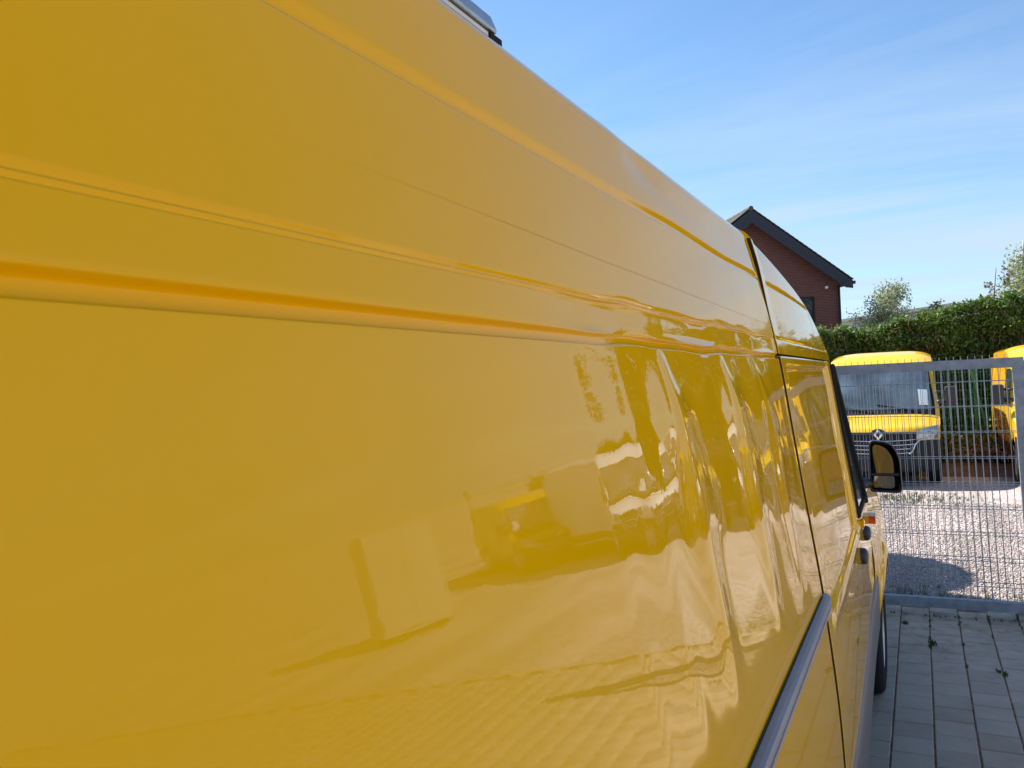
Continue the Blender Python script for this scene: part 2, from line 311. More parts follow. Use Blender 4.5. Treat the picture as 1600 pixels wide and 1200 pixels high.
# ------------------------------------------------------------------ ground
def plane(name, x0, x1, y0, y1, z, m, n=1): 
    mb = MB(); mb.poly([(x0, y0, z), (x1, y0, z), (x1, y1, z), (x0, y1, z)]); return tag(mb.build(name, m), kind='structure')
fieldm = mat('far_meadow', (.40, .37, .28), .95, vary=.4, vscale=.05, detail=8)
plane('ground', -900, 900, -900, 900, -.04, fieldm)
gy = plane('gravel_yard', -14, 260, GATE_Y + .37, 20.2, 0.0, M['gravel'])
plane('far_yard', 10.8, 260, 20.2, 220, -.004, M['gravel'])
plane('paved_apron', 14, 260, -120, GATE_Y + .37, -.01, M['paver'])
plane('soil_strip', -14, 10.8, 17.2, 24.5, .006, M['soil'])
plane('joint_bed', -8, 14, -8, GATE_Y + .37, -.006, M['joint'])

# pavement of concrete stones
pave = tag(empty('pavement'), kind='structure')
PX, PY = .2085, .211
x_line0 = -.0105          # a long joint line
def stone_mesh(name, wx=PX - .0085, wy=PY - .0078, bev=.004):
    a, b = wx / 2, wy / 2; mb = MB(); n = 0
    V = [(-a, -b, -.02), (a, -b, -.02), (a, b, -.02), (-a, b, -.02), (-a, -b, -bev), (a, -b, -bev), (a, b, -bev), (-a, b, -bev), (-a + bev, -b + bev, 0), (a - bev, -b + bev, 0), (a - bev, b - bev, 0), (-a + bev, b - bev, 0)]
    mb.v = V
    for q in ((0, 1, 5, 4), (1, 2, 6, 5), (2, 3, 7, 6), (3, 0, 4, 7), (4, 5, 9, 8), (5, 6, 10, 9), (6, 7, 11, 10), (7, 4, 8, 11), (8, 9, 10, 11)): mb.f.append(q)
    return mb.mesh(name)
sm = stone_mesh('paving_stone'); sm.materials.append(M['paver'])
spots = []
ncol0, ncol1 = -38, 66
for c in range(ncol0, ncol1):
    cx = x_line0 + (c + .5) * PX; off = rnd.uniform(0, 1) * PY if False else (0.5 * PY if c % 2 else 0) + .02 * math.sin(c * 7.3)
    y = GATE_Y + .30 - PY / 2 - off
    # short closing stone in front of the gate on the offset columns
    while y > -8: spots.append((cx, y, c)); y -= PY
near = [s for s in spots if -.55 < s[0] < .85 and 3.9 < s[1]]
nearset = set((s[0], s[1]) for s in near)
for cx, y, c in near[:300]:
    o = link('paving_stone', sm, None, pave); o.location = (cx + rnd.uniform(-.001, .001), y + rnd.uniform(-.001, .001), rnd.uniform(-.0015, .0015)); o.rotation_euler = (rnd.uniform(-.006, .006), rnd.uniform(-.006, .006), rnd.uniform(-.006, .006))
rest = np.array([(a, b, rnd.uniform(-.0015, .0015)) for a, b, c in spots if (a, b) not in nearset])
sm2 = stone_mesh('paving_stones', PX - .0035, PY - .003); bv = np.array([v.co for v in sm2.vertices]); bf = np.array([list(p.vertices) for p in sm2.polygons])
V = (rest[:, None, :] + bv[None]).reshape(-1, 3); Fq = (np.arange(len(rest))[:, None, None] * len(bv) + bf[None]).reshape(-1, 4)
o = link('paving_stones', np_mesh('paving_stones', V, Fq), M['paver'], pave); o['kind'] = 'stuff'

# concrete edging in front of the gate
mb = MB()
x = -8
edge = tag(empty('edging_strip'), kind='structure')
em = MB().box((0, 0, -.03), (.99, .07, .002)).mesh('kerb_stone'); em.materials.append(M['paver'])
for i in range(22):
    o = link('kerb_stone', em, None, edge, loc=(-8 + i, GATE_Y + .30, 0))

# pebbles lying on the gravel yard (nearest part)
def pebbles():
    n = 34000
    y = GATE_Y + .37 + (rng.random(n) ** 1.5) * 6.0; x = -1.2 + rng.random(n) * (2.6 + (y - 7.5) * .16)
    ph = (1 + 5 ** .5) / 2
    bm = bmesh.new(); bmesh.ops.create_icosphere(bm, subdivisions=1, radius=1); V0 = np.array([v.co for v in bm.verts]); F0 = np.array([[v.index for v in f.verts] for f in bm.faces]); bm.free()
    s = rng.uniform(.005, .014, n); sx = rng.uniform(.7, 1.3, (n, 1)); a = rng.random(n) * 6.28
    P = V0[None] * s[:, None, None] * np.stack([sx[:, 0], 1 / sx[:, 0], np.full(n, .65)], -1)[:, None, :]
    P = P * (1 + rng.uniform(-.16, .16, (n, len(V0), 1)))
    ca, sa = np.cos(a)[:, None], np.sin(a)[:, None]
    X = P[:, :, 0] * ca - P[:, :, 1] * sa + x[:, None]; Y = P[:, :, 0] * sa + P[:, :, 1] * ca + y[:, None]; Z = P[:, :, 2] + (s * .35)[:, None]
    V = np.stack([X, Y, Z], -1).reshape(-1, 3); Fq = (np.arange(n)[:, None, None] * len(V0) + F0[None]).reshape(-1, 3)
    o = link('pebbles', np_mesh('pebbles', V, Fq, 3), M['pebble']); tag(o, 'pale pinkish gravel stones strewn over the sunlit yard behind the gate', 'gravel', kind='stuff')
pebbles()

# weeds in the joints
def tufts(name, pts, h, n_each, spread, label=None, cat=None):
    V = []; 
    for (x, y) in pts:
        for k in range(n_each):
            a = rnd.uniform(0, 6.28); r = spread * rnd.random(); bx, by = x + r * math.cos(a) * .4, y + r * math.sin(a); hh = h * rnd.uniform(.4, 1); l = rnd.uniform(-.5, .5) * hh; l2 = rnd.uniform(-.5, .5) * hh; wv = .0022
            V += [(bx - wv, by, -.003), (bx + wv, by, -.003), (bx + l + wv * .3, by + l2, hh), (bx + l - wv * .3, by + l2 + .001, hh)]
    V = np.array(V); o = link(name, np_mesh(name, V, np.arange(len(V)).reshape(-1, 4)), M['grass']); tag(o, label, cat, kind='stuff')
lines = [x_line0 + k * PX for k in range(-2, 8)]
pts = []
for xl in lines:
    for k in range(16): y_ = GATE_Y + .2 - abs(rnd.gauss(0, .8)); pts += [(xl + rnd.gauss(0, .004), y_ + rnd.gauss(0, .02)) for _ in range(rnd.choice((0, 0, 0, 0, 2)))]
for k in range(30): pts.append((rnd.uniform(-.4, 1.2), GATE_Y - .03 + rnd.uniform(-.03, .02)))
for (x, y) in ((-.19, 7.2), (-.18, 7.2), (.0, 6.72), (.01, 6.68), (.0, 6.75), (.42, 6.15), (.38, 6.2)): pts += [(x + rnd.gauss(0, .012), y + rnd.gauss(0, .02)) for _ in range(7)]
tufts('joint_weeds', pts, .022, 6, .03, 'small green weeds and moss growing in the paving joints before the gate', 'weeds')
pts = [(rnd.uniform(-1.4, 1.6), GATE_Y + .42 + abs(rnd.gauss(0, .25))) for _ in range(260)] + [(rnd.gauss(-.3, .55), rnd.gauss(14.2, .35)) for _ in range(420)]
tufts('yard_weeds', pts, .05, 6, .07, 'thin yellow green weeds sprouting through the gravel yard', 'weeds')

# ------------------------------------------------------------------ OUR VAN
van = empty('panel_van', (-1.3, 2.5, 0), label='large glossy yellow high-roof panel van with rippled dented side filling the left of the photo', cat='van')
VO = Vector((-1.3, 2.5, 0))
def vpart(name, me_or_mb, m, smooth=False, parent=None):
    me = me_or_mb.mesh(name) if isinstance(me_or_mb, MB) else me_or_mb
    o = link(name, me, m, parent or van, smooth); 
    o.location = (-VO) if parent is None else (0, 0, 0)
    return o
zs = [.3, .45, .83, 1.07, 1.2, 1.397, 1.725, 2.078, 2.29, 2.413, 2.5]; ds = [.25, .235, .227, .236, .247, .266, .311, .355, .398, .428, .455]
zz = np.linspace(.3, 2.5, 1101); dd = np.interp(zz, zs, ds); ker = np.exp(-.5 * (np.arange(-120, 121) * .002 / .055) ** 2); ker /= ker.sum()
pad = np.concatenate([dd[0] + (dd[0] - dd[1:121][::-1]) * 1.0, dd, dd[-1] + (dd[-1] - dd[-121:-1][::-1])]); dsm = np.convolve(pad, ker, 'valid')
def Dz(z): return np.interp(z, zz, dsm)
def sstep(a, b, x): t = np.clip((x - a) / (b - a), 0, 1); return t * t * (3 - 2 * t)
def taper(Y): return .04 * sstep(2.5, 5.1, Y)
def groove(z, top, bot, depth, lip=.0012):
    """pressed groove: eases inwards from top down to bot, snaps back over lip"""
    u = np.clip((top - z) / (top - bot), 0, 1); g = depth * (u * u * (3 - 2 * u)); return np.where(z < bot, depth * np.clip(1 - (bot - z) / lip, 0, 1) ** 1.5, g)
def gauss(x, s): return np.exp(-.5 * (x / s) ** 2)
def dents(Y, z):
    D = np.zeros_like(Y * z)
    env = sstep(2.052, 1.93, z) * sstep(1.44, 1.62, z) * (.55 + .45 * sstep(1.5, 1.85, z))
    top = sstep(2.052, 2.03, z) * sstep(1.8, 2.0, z)
    # vertical buckles in the flat panel below the belt groove
    for y0, a, wd in ((1.265, .0098, .052), (1.69, .0098, .048), (2.04, .0050, .05), (1.06, .0020, .045), (.90, .0009, .04)):
        yy = Y - y0 - .22 * (1.85 - z)
        D = D + a * env * gauss(yy, wd * (1.15 - .6 * sstep(1.98, 1.5, z)))
        D = D + .34 * a * env * gauss(yy - .30 * (2.03 - z) - .01, .020 + .03 * sstep(2.0, 1.7, z)) * sstep(1.62, 1.8, z) - .26 * a * env * gauss(yy + .26 * (2.03 - z), .022 + .02 * sstep(2.0, 1.7, z)) * sstep(1.66, 1.85, z)
        D = D + a * .24 * top * gauss(yy, .011) - a * .16 * top * gauss(yy - .035, .02)
    D = D + .009 * gauss(Y - 1.98, .28) * gauss(z - 1.82, .17) * sstep(2.052, 2.0, z) * sstep(2.415, 2.25, Y)
    D = D + .0008 * top * np.sin(Y * 27) * sstep(.85, 1.1, Y) * sstep(2.41, 2.2, Y)
    # soft waves in the belt between the two grooves
    belt = sstep(2.062, 2.07, z) * sstep(2.112, 2.10, z)
    D = D - .0035 * belt * sstep(.62, 1.0, Y) * (1 + .5 * np.sin(Y * 9 + 1.3 * np.sin(Y * 5.1)) + .12 * np.sin(Y * 23 + 2 * np.sin(Y * 7))) * sstep(2.415, 2.36, Y)
    # dents in the upper panel
    up_ = sstep(2.115, 2.14, z) * sstep(2.285, 2.26, z)
    for y0, z0, a, sy, sz in ((1.06, 2.20, -.0017, .08, .035), (1.55, 2.18, -.0010, .11, .035), (1.90, 2.17, -.0012, .10, .04), (2.20, 2.18, -.0013, .09, .05)):
        D = D + a * up_ * gauss(Y - y0, sy) * gauss(z - z0, sz)
    hi = sstep(2.29, 2.31, z)
    for y0, z0, a, sy, sz in ((1.40, 2.372, -.0042, .075, .018), (1.27, 2.385, .0016, .04, .02), (1.62, 2.345, -.0020, .14, .02), (2.0, 2.35, -.0018, .12, .03)):
        D = D + a * hi * gauss(Y - y0, sy) * gauss(z - z0, sz)
    # oil-canning of the big thin sheet
    D = D + .0007 * np.sin(Y * 3.1 + z * 4) * sstep(.9, 1.3, z) * sstep(2.04, 1.9, z)
    return D
def press(Y, z):
    zw = z + (.0022 * np.sin(Y * 9.5) + .0012 * np.sin(Y * 21 + 1)) * sstep(.85, 1.15, Y) * sstep(2.40, 2.15, Y)
    g = .0085 * sstep(2.0665, 2.0590, zw) * sstep(2.0488, 2.0506, zw) + groove(zw, 2.1165, 2.1095, .0022, .001) + groove(zw, 2.1085, 2.1045, .0014, .0008)
    a = sstep(2.415, 2.34, Y); g = g + groove(z + .0045 * gauss(Y - 1.95, .13) - .0035 * gauss(Y - 1.50, .12), 2.2990, 2.2800, .0046, .006) * a
    return g
def side_x(Y, z, dent=True):
    x = -(Dz(z) + taper(Y)) - press(Y, z)
    if dent: x = x + dents(Y, z)
    return x
def zsamples(z0, z1, n):
    base = list(np.linspace(z0, z1, n))
    for a, b, k in ((2.046, 2.066, 34), (2.102, 2.118, 30), (2.272, 2.300, 26)):
        if z1 > b: base += list(np.linspace(a, b, k))
    return np.array(sorted(set(round(v, 5) for v in base)))
# rear side panel incl. lower rear panel below the rail
zv = zsamples(.83, 2.40, 240); yv = np.concatenate([np.linspace(-1.6, .1, 60)[:-1], np.linspace(.1, 2.412, 460)])
Yg, Zg = np.meshgrid(yv, zv, indexing='ij'); Xg = side_x(Yg, Zg)
# rolled edge along the door gap
Ye = np.concatenate([Yg, np.full((1, len(zv)), 2.4145), np.full((1, len(zv)), 2.414)]); Ze = np.concatenate([Zg, zv[None], zv[None]]); Xe = np.concatenate([Xg, Xg[-1:] - .002, Xg[-1:] - .03])
# roll-over of the roof edge
def roof_roll(Yl, xt, zt):
    pr = [(0, 0), (.006, .009), (.014, .018), (.025, .026), (.042, .034), (.07, .041), (.12, .048), (.3, .058), (.95, .066)]
    return [(xt - a, zt + b) for a, b in pr[1:]]
def add_roll(X, Y, Z):
    rows = roof_roll(None, X[:, -1], Z[:, -1])
    for a, b in rows:
        wob = .004 * np.exp(-((Y[:, -1] - 1.35) / .12) ** 2) * 0
        X = np.concatenate([X, a[:, None]], 1); Z = np.concatenate([Z, b[:, None]], 1); Y = np.concatenate([Y, Y[:, -1:]], 1)
    return X, Y, Z
Xr, Yr, Zr = add_roll(Xe, Ye, Ze)
vpart('side_panel', np_grid('side_panel', Xr, Yr, Zr, flip=True), M['yellow'])
# faint edge left by a removed sticker
mb = MB(); P0 = []; P1 = []
for y in np.linspace(.42, 2.40, 60):
    z = 2.176 - .016 * (y - .42); q = .00003 + .00018 * float(sstep(.42, .9, y)); P0.append((side_x(y, z + q) + .0004, y, z + q)); P1.append((side_x(y, z - q) + .0004, y, z - q))
mb.grid([P0, P1]); vpart('sticker_edge', mb, mat('old_glue_line', (.52, .30, .05), .6), smooth=True)

# far shell (roof, back, other side)
mb = MB(); mb.grid([[(-1.37, y, 2.466) for y in (-1.6, 2.45)], [(-1.9, y, 2.462) for y in (-1.6, 2.45)], [(-2.16, y, 2.43) for y in (-1.6, 2.45)], [(-2.2, y, 2.3) for y in (-1.6, 2.45)], [(-2.36, y, 1.2) for y in (-1.6, 2.45)], [(-2.36, y, .35) for y in (-1.6, 2.45)]])
vpart('far_side_panel', mb, M['yellow'], smooth=True)
mb = MB(); mb.prism([(-.24, .4), (-.26, 1.3), (-.43, 2.35), (-.5, 2.45), (-2.1, 2.45), (-2.2, 2.3), (-2.36, 1.2), (-2.36, .4)], -1.63, -1.605); vpart('rear_door', mb, M['yellow'])
mb = MB(); mb.box((-2.2, -1.5, .35), (-.42, 6.2, .45)); vpart('underbody', mb, M['rubber'])

# sliding door
def door_x(Y, z):
    x = -(Dz(z) + taper(Y)) + .003
    ins = sstep(2.50, 2.53, Y) * sstep(3.93, 3.88, Y) * sstep(1.31, 1.335, z) * sstep(2.035, 2.015, z)
    x = x - .009 * ins
    x = x + .007 * gauss(z - 1.285, .018) * sstep(2.5, 2.56, Y) + .006 * gauss(Y - 3.93, .022) * sstep(1.25, 1.3, z)
    x = x + .0016 * ins * np.sin(Y * 5.5 + z * 3) + .0012 * ins * np.sin(z * 19 + Y * 4)
    return x
def sheet(name, y0, y1, z0, z1, ny, nz, fx, gapside=True, m='yellow', cut=None):
    yy = np.linspace(y0, y1, ny); zq = np.linspace(z0, z1, nz); Y, Z = np.meshgrid(yy, zq, indexing='ij'); X = fx(Y, Z)
    e0 = [np.full((1, nz), y0 - .0002)]; 
    Y = np.concatenate([Y[:1], Y, Y[-1:]]); Z = np.concatenate([Z[:1], Z, Z[-1:]]); X = np.concatenate([X[:1] - .03, X, X[-1:] - .03])
    Y = np.concatenate([Y[:, :1], Y, Y[:, -1:]], 1); Z = np.concatenate([Z[:, :1], Z, Z[:, -1:]], 1); X = np.concatenate([X[:, :1] - .03, X, X[:, -1:] - .03], 1)
    return np_grid(name, X, Y, Z, flip=True)
sdoor = vpart('sliding_door', sheet('sliding_door', 2.4312, 4.135, .83, 2.057, 260, 220, door_x), M['yellow'])
# door gap below the rail, black gap line behind the seams
mb = MB()
for y in (2.4165, 4.1415): mb.box((-.60, y - .012, .5), (-.47, y + .012, 2.40)) if False else None
P = [[(-(Dz(z)) - .026, 2.39, z), (-(Dz(z)) - .026, 2.45, z)] for z in np.linspace(.6, 2.40, 30)]; mb.grid(P)
P = [[(-(Dz(z)) - taper(4.14) - .026, 4.11, z), (-(Dz(z)) - taper(4.14) - .026, 4.18, z)] for z in np.linspace(.6, 1.95, 30)]; mb.grid(P)
P = [[(-(Dz(2.06)) - taper(y) - .026, y, 2.045), (-(Dz(2.06)) - taper(y) - .026, y, 2.08)] for y in np.linspace(2.41, 4.2, 20)]; mb.grid(P)
vpart('door_seal', mb, M['seam'])
mb = MB(); P = []  # dark strips along the gaps stand in for the shade inside them
for z in np.linspace(2.062, 2.40, 40):
    o_ = .002 + .008 * float(sstep(2.15, 2.35, z)); xx = float(-Dz(z)); P.append([(xx - .035, 2.4225, z), (xx + o_ - .0012, 2.4225, z)])
mb.grid(P); vpart('roof_gap_shade', mb, M['seam']); mb = MB()
P = [[(float(-Dz(z)) - .004, 2.4152, z), (float(-Dz(z)) - .0025, 2.4295, z), (float(-Dz(z)) + .0024, 2.4308, z)] for z in np.linspace(.84, 2.055, 80)]
mb.grid(P); vpart('door_gap_shade', mb, M['seam']); mb = MB()
P = [[(float(-(Dz(z) + taper(4.1448))) - .03, 4.1448, z), (float(-(Dz(z) + taper(4.1448))) - .001, 4.1448, z)] for z in np.linspace(.84, 2.05, 40)]; mb.grid(P)
vpart('gap_shade', mb, M['seam'])

# high cab roof side, curving down to the windscreen
tY = [2.419, 2.7, 3.0, 3.35, 3.67, 3.85, 3.95, 4.08, 4.2, 4.27]; tZ = [2.401, 2.381, 2.355, 2.325, 2.286, 2.24, 2.205, 2.16, 2.11, 2.08]
def ztop(Y): return np.interp(Y, tY, tZ)
ny = 200; nz = 90; yy = np.linspace(2.4235, 4.255, ny); uu = np.linspace(0, 1, nz)
Y, U = np.meshgrid(yy, uu, indexing='ij'); Z = 2.064 + U * (np.convolve(np.pad(ztop(yy), 10, 'edge'), np.ones(21) / 21, 'valid')[:, None] - 2.064)
X = -(Dz(Z) + taper(Y)) - groove(Z, 2.116, 2.105, .004) * .8 - groove(Z, 2.2930, 2.272, .0065, .006) * sstep(2.44, 2.62, Y) * sstep(3.72, 3.6, Y) + .003 * np.sin(Y * 4 + Z * 9) * .5
X = X + (.002 + .008 * sstep(2.15, 2.35, Z)) * sstep(2.55, 2.42, Y)
Y = np.concatenate([Y[:1], Y, Y[-1:]]); Z = np.concatenate([Z[:1], Z, Z[-1:]]); X = np.concatenate([X[:1] - .03, X, X[-1:] - .1])
X, Y, Z = add_roll(X, Y, Z)
vpart('cab_roof', np_grid('cab_roof', X, Y, Z, flip=True), M['yellow'])
mb = MB(); P = []
for z in np.linspace(2.075, 2.262, 20):
    x = -(float(Dz(z)) + float(taper(3.68))) + .0012; P.append([(x, 3.675, z), (x, 3.681, z)])
mb.grid(P); vpart('roof_seam', mb, M['seam'])

# front door, window, pillar, wing
pil = lambda z: 4.27 + (2.0 - z) * .83          # front edge of the door glass
fdoor_me = MB(); rows = []
for z in np.linspace(.80, 1.33, 30):
    rows.append([(-(float(Dz(z)) + float(taper(y))) + (.006 * math.exp(-((z - 1.285) / .018) ** 2)), y, z) for y in np.linspace(4.146, 4.93, 24)])
fdoor_me.grid(rows)
fd = vpart('front_door', fdoor_me, M['yellow'], smooth=True)
mb = MB(); rows = []
for z in np.linspace(1.32, 2.06, 20):     # rear window post
    rows.append([(-(float(Dz(z)) + float(taper(y))) + 0, y, z) for y in np.linspace(4.146, 4.19, 4)])
mb.grid(rows)
vpart('door_post', mb, M['yellow'], smooth=True)
mb = MB(); rows = []
for z in np.linspace(1.325, 2.02, 24):
    rows.append([(-(float(Dz(z)) + float(taper(y))) + .003, y, z) for y in np.linspace(4.185, max(4.20, pil(z)), 8)])
mb.grid(rows); win = vpart('door_window', mb, M['glass'], smooth=True)
mb = MB(); P = [(-(float(Dz(z)) + float(taper(pil(z)))) + .006, pil(z), z) for z in np.linspace(2.04, 1.30, 14)]
mb.tube(P, .014, 8); vpart('window_frame', mb, M['rubber'], smooth=True)
mb = MB(); mb.tube([(-(float(Dz(z)) + float(taper(4.187))) + .002, 4.187, z) for z in np.linspace(2.04, 1.325, 10)], .010, 8); mb.tube([(-(float(Dz(1.325)) + float(taper(y))) + .003, y, 1.325) for y in np.linspace(4.187, 4.86, 8)], .011, 8)
vpart('window_rubber', mb, M['rubber'], smooth=True)
# windscreen pillar + cab front + bonnet (mostly hidden)
mb = MB(); rows = []
for z in np.linspace(1.30, 2.09, 10):
    y = pil(z); x = -(float(Dz(z)) + float(taper(y))); rows.append([(x - .004, y + .01, z), (x - .05, y + .09, z), (x - .16, y + .16, z)])
mb.grid(rows); vpart('windscreen_pillar', mb, M['yellow'], smooth=True)
mb = MB(); rows = []
for z in np.linspace(1.30, 2.10, 8):
    y = pil(z) + .16; x0 = -.49 - .04 * (z - 1.3); x1 = -2.6 - x0; rows.append([(x0 + (x1 - x0) * t, y + .18 * math.sin(math.pi * t), z) for t in np.linspace(0, 1, 9)])
mb.grid(rows); vpart('windscreen', mb, M['glass'], smooth=True)
mb = MB(); rows = []
for y in np.linspace(2.45, 4.3, 14):
    zt = float(ztop(y)) + .066; rows.append([(-1.2 - .25 * t, y + (0.25 * math.sin(math.pi * t / 1.0) if y > 4.1 else 0), zt - .004) for t in np.linspace(-.8, 3.4, 6)])
mb.grid(rows); vpart('cab_roof_top', mb, M['yellow'], smooth=True)
# wing with flared arch
WY, WZ, WR = 5.62, .36, .36
def wing_x(y, z):
    x = -(float(Dz(z)) + float(taper(y))); r = math.hypot(y - WY, z - WZ)
    x += .038 * math.exp(-((r - .50) / .09) ** 2) * float(sstep(.5, .8, z)) + .012 * math.exp(-((z - .93) / .1) ** 2) * (1 if 4.95 < y < 6.2 else .5)
    x -= .10 * max(0, (y - 6.2) / .4) ** 2 if y > 6.2 else 0
    return x
mb = MB(); rows = []
for i in range(28):
    t = i / 27; row = []
    for y in np.linspace(4.94, 6.6, 44):
        zt = 1.32 - .22 * sstep(5.2, 6.6, y); dy = y - WY; zb = max(.52, WZ + math.sqrt(max(0, .47 ** 2 - dy * dy))) if abs(dy) < .47 else .52
        zb = max(zb, .82 if y < 5.15 else .52); z = zb + (zt - zb) * t; row.append((wing_x(y, z), y, z))
    rows.append(row)
mb.grid(rows); vpart('front_wing', mb, M['yellow'], smooth=True)
mb = MB(); mb.grid([[(-.36 - (1.9 * t), y, 1.33 - .22 * float(sstep(5.2, 6.6, y)) + .05 * math.sin(math.pi * t)) for t in np.linspace(0, 1, 9)] for y in np.linspace(4.86, 6.62, 10)]); vpart('bonnet', mb, M['yellow'], smooth=True)
mb = MB(); mb.box((-2.15, 6.55, .35), (-.42, 6.75, 1.05), .05); vpart('front_bumper', mb, M['clad'])
# cladding strip
mb = MB(); rows = []
prof = [(-.004, .845), (.006, .838), (.011, .82), (.013, .78), (.012, .70), (.013, .60), (.011, .54), (.002, .515), (-.05, .50), (-.09, .44), (-.10, .35)]
for y in list(np.linspace(-1.6, 5.13, 60)):
    rows.append([(-(float(Dz(max(z, .52))) + float(taper(y))) + o_, y, z) for o_, z in prof])
mb.grid(rows); vpart('side_cladding', mb, M['clad'], smooth=True)
mb = MB(); P = []
for a in np.linspace(-8, 188, 26):
    y = WY + .46 * math.cos(R(180 - a)); z = WZ + .46 * math.sin(R(180 - a)); P.append((wing_x(y, max(z, .55)) - .045, y, z))
mb.tube(P, [.012] * len(P), 8); vpart('arch_trim', mb, M['clad'], smooth=True)
# wheels
def wheel(x, y, parent, r=WR, wd=.2, sgn=1):
    mb = MB(); h = wd / 2
    mb.lathe([(r * .62, h * .9), (r * .75, h), (r * .92, h * .92), (r * .985, h * .7), (r, h * .35), (r, -h * .35), (r * .985, -h * .7), (r * .9, -h), (r * .6, -h * .9)], 'x', (0, 0, 0), 40)
    t = link('wheel', mb.mesh('tyre'), M['rubber'], parent, True, (x, y, r))
    mb = MB(); mb.lathe([(r * .62, h * .88), (r * .58, h * .82), (r * .56, h * .45), (r * .3, h * .5), (r * .28, h * .75), (.001, h * .78)], 'x', (0, 0, 0), 28)
    rim = link('rim', mb.mesh('rim'), M['alu'], t, True)
    if sgn < 0: rim.scale = (-1, 1, 1)
    return t
wheel(-.362 - VO.x, WY - VO.y, van); wheel(-2.2 - VO.x, WY - VO.y, van, sgn=-1); wheel(-.42 - VO.x, -.95 - VO.y, van); wheel(-2.2 - VO.x, -.95 - VO.y, van, sgn=-1)
mb = MB(); mb.box((-.62, WY - .5, .3), (-.58, WY + .5, 1.05)); vpart('wheel_housing', mb, M['rubber'])
# wheel-arch liner edge painted in body colour
mb = MB(); P = []
for a in np.linspace(0, 70, 12):
    y = WY - .40 * math.cos(R(a)); z = WZ + .40 * math.sin(R(a)); P.append((-.345, y, z))
mb.tube(P, .008, 6); vpart('arch_lip', mb, M['yellow'], smooth=True)

# sliding door rail
def xr(y, z=1.385): return -(float(Dz(z)) + float(taper(y)))
def rail_mb():
    pr = [(.0, 1.391), (.014, 1.390), (.021, 1.387), (.0245, 1.381), (.0245, 1.374), (.019, 1.3715), (.019, 1.365), (.023, 1.3635), (.024, 1.357), (.018, 1.354), (-.004, 1.354)]
    mb = MB(); rows = []
    for y in np.linspace(-1.5, 2.40, 60): rows.append([(xr(y) + o_, y, z) for o_, z in pr])
    for t in (.25, .5, .75, .93, 1.0):      # rounded end
        k = math.sqrt(max(0, 1 - t * t)); y = 2.40 + .045 * t; rows.append([(xr(y) + o_ * max(k, .02), y, z) for o_, z in pr])
    mb.grid(rows); return mb
M['rail'] = mat('rail_grey', (.27, .245, .26), .42, metal=.2, vary=.12, vscale=7, bump=.0002, bscale=200)
vpart('door_rail', rail_mb(), M['rail'])
mb = MB(); mb.grid([[(xr(y) + .0195, y, 1.3713), (xr(y) + .0195, y, 1.3652)] for y in np.linspace(-1.5, 2.395, 30)]); vpart('rail_slot', mb, M['rubber'])
mb = MB(); mb.grid([[(xr(y) + .002, y, 1.3950), (xr(y) + .003, y, 1.3905)] for y in np.linspace(-1.5, 2.395, 30)]); vpart('rail_gap', mb, M['rubber'])

# handles: two round cups with a flap, lock, side repeater
def cup(name, y, z, r=.036):
    x = -(float(Dz(z)) + float(taper(y))); mb = MB(); mb.lathe([(r * 1.0, 0), (r * 1.0, .012), (r * .93, .022), (r * .7, .030), (r * .35, .033), (.001, .034)], 'x', (x + .001, y, z), 28)
    o = vpart(name, mb, M['dark_plastic'], smooth=True); o['label'] = 'dark round grip cup'
cup('door_handle', 3.95, 1.187, .037); cup('door_handle', 4.42, 1.205, .037)
mb = MB(); z0 = 1.285; mb.box((-(float(Dz(z0)) + float(taper(4.22))), 4.20, z0 - .018), (-(float(Dz(z0)) + float(taper(4.22))) + .022, 4.25, z0 + .018), .005); vpart('door_catch', mb, M['yellow'])
x0 = -(float(Dz(1.18)) + float(taper(4.98)))
mb = MB(); mb.prism([(4.93, 1.165), (5.04, 1.16), (5.05, 1.178), (5.04, 1.2), (4.94, 1.207), (4.925, 1.19)], x0, x0 + .035, 'x'); rep = vpart('side_indicator', mb, M['orange'])
mb = MB(); mb.prism([(4.935, 1.207), (5.04, 1.2), (5.03, 1.212), (4.95, 1.216)], x0, x0 + .035, 'x'); vpart('indicator_base', mb, M['white_trim'], parent=rep)

# door mirror
mir = vpart('door_mirror', MB().box((0, 0, 0), (.001, .001, .001)), M['dark_plastic'])
C.objects.unlink(mir); bpy.data.objects.remove(mir)
def round_poly(pts, r, n=5):
    out_ = []; k = len(pts)
    for i in range(k):
        p = Vector(pts[i]); a = Vector(pts[i - 1]); b = Vector(pts[(i + 1) % k]); ri = r[i] if isinstance(r, (list, tuple)) else r
        u = (a - p).normalized() * ri; v = (b - p).normalized() * ri
        for j in range(n + 1):
            t = j / n; q = (p + u) * (1 - t) ** 2 + p * 2 * t * (1 - t) + (p + v) * t * t; out_.append((q.x, q.y))
    return out_
MY = 4.86
outl = round_poly([(-.266, 1.350), (-.263, 1.634), (-.150, 1.618), (-.113, 1.535), (-.106, 1.343)], [.02, .03, .045, .04, .03])
cxm = sum(p[0] for p in outl) / len(outl); czm = sum(p[1] for p in outl) / len(outl)
def ring(s, y): return [(cxm + (px - cxm) * s, y, czm + (pz - czm) * s) for px, pz in outl]
mb = MB(); rr = [ring(.90, MY + .012), ring(.93, MY - .002), ring(.98, MY - .004), ring(1.0, MY + .006), ring(1.0, MY + .04), ring(.93, MY + .085), ring(.7, MY + .12), ring(.3, MY + .135)]
mb.grid([r_ + [r_[0]] for r_ in rr]); mb.poly(ring(.3, MY + .135)); mir = vpart('door_mirror', mb, M['dark_plastic'], smooth=True); mir['label'] = 'black two-glass wing mirror'
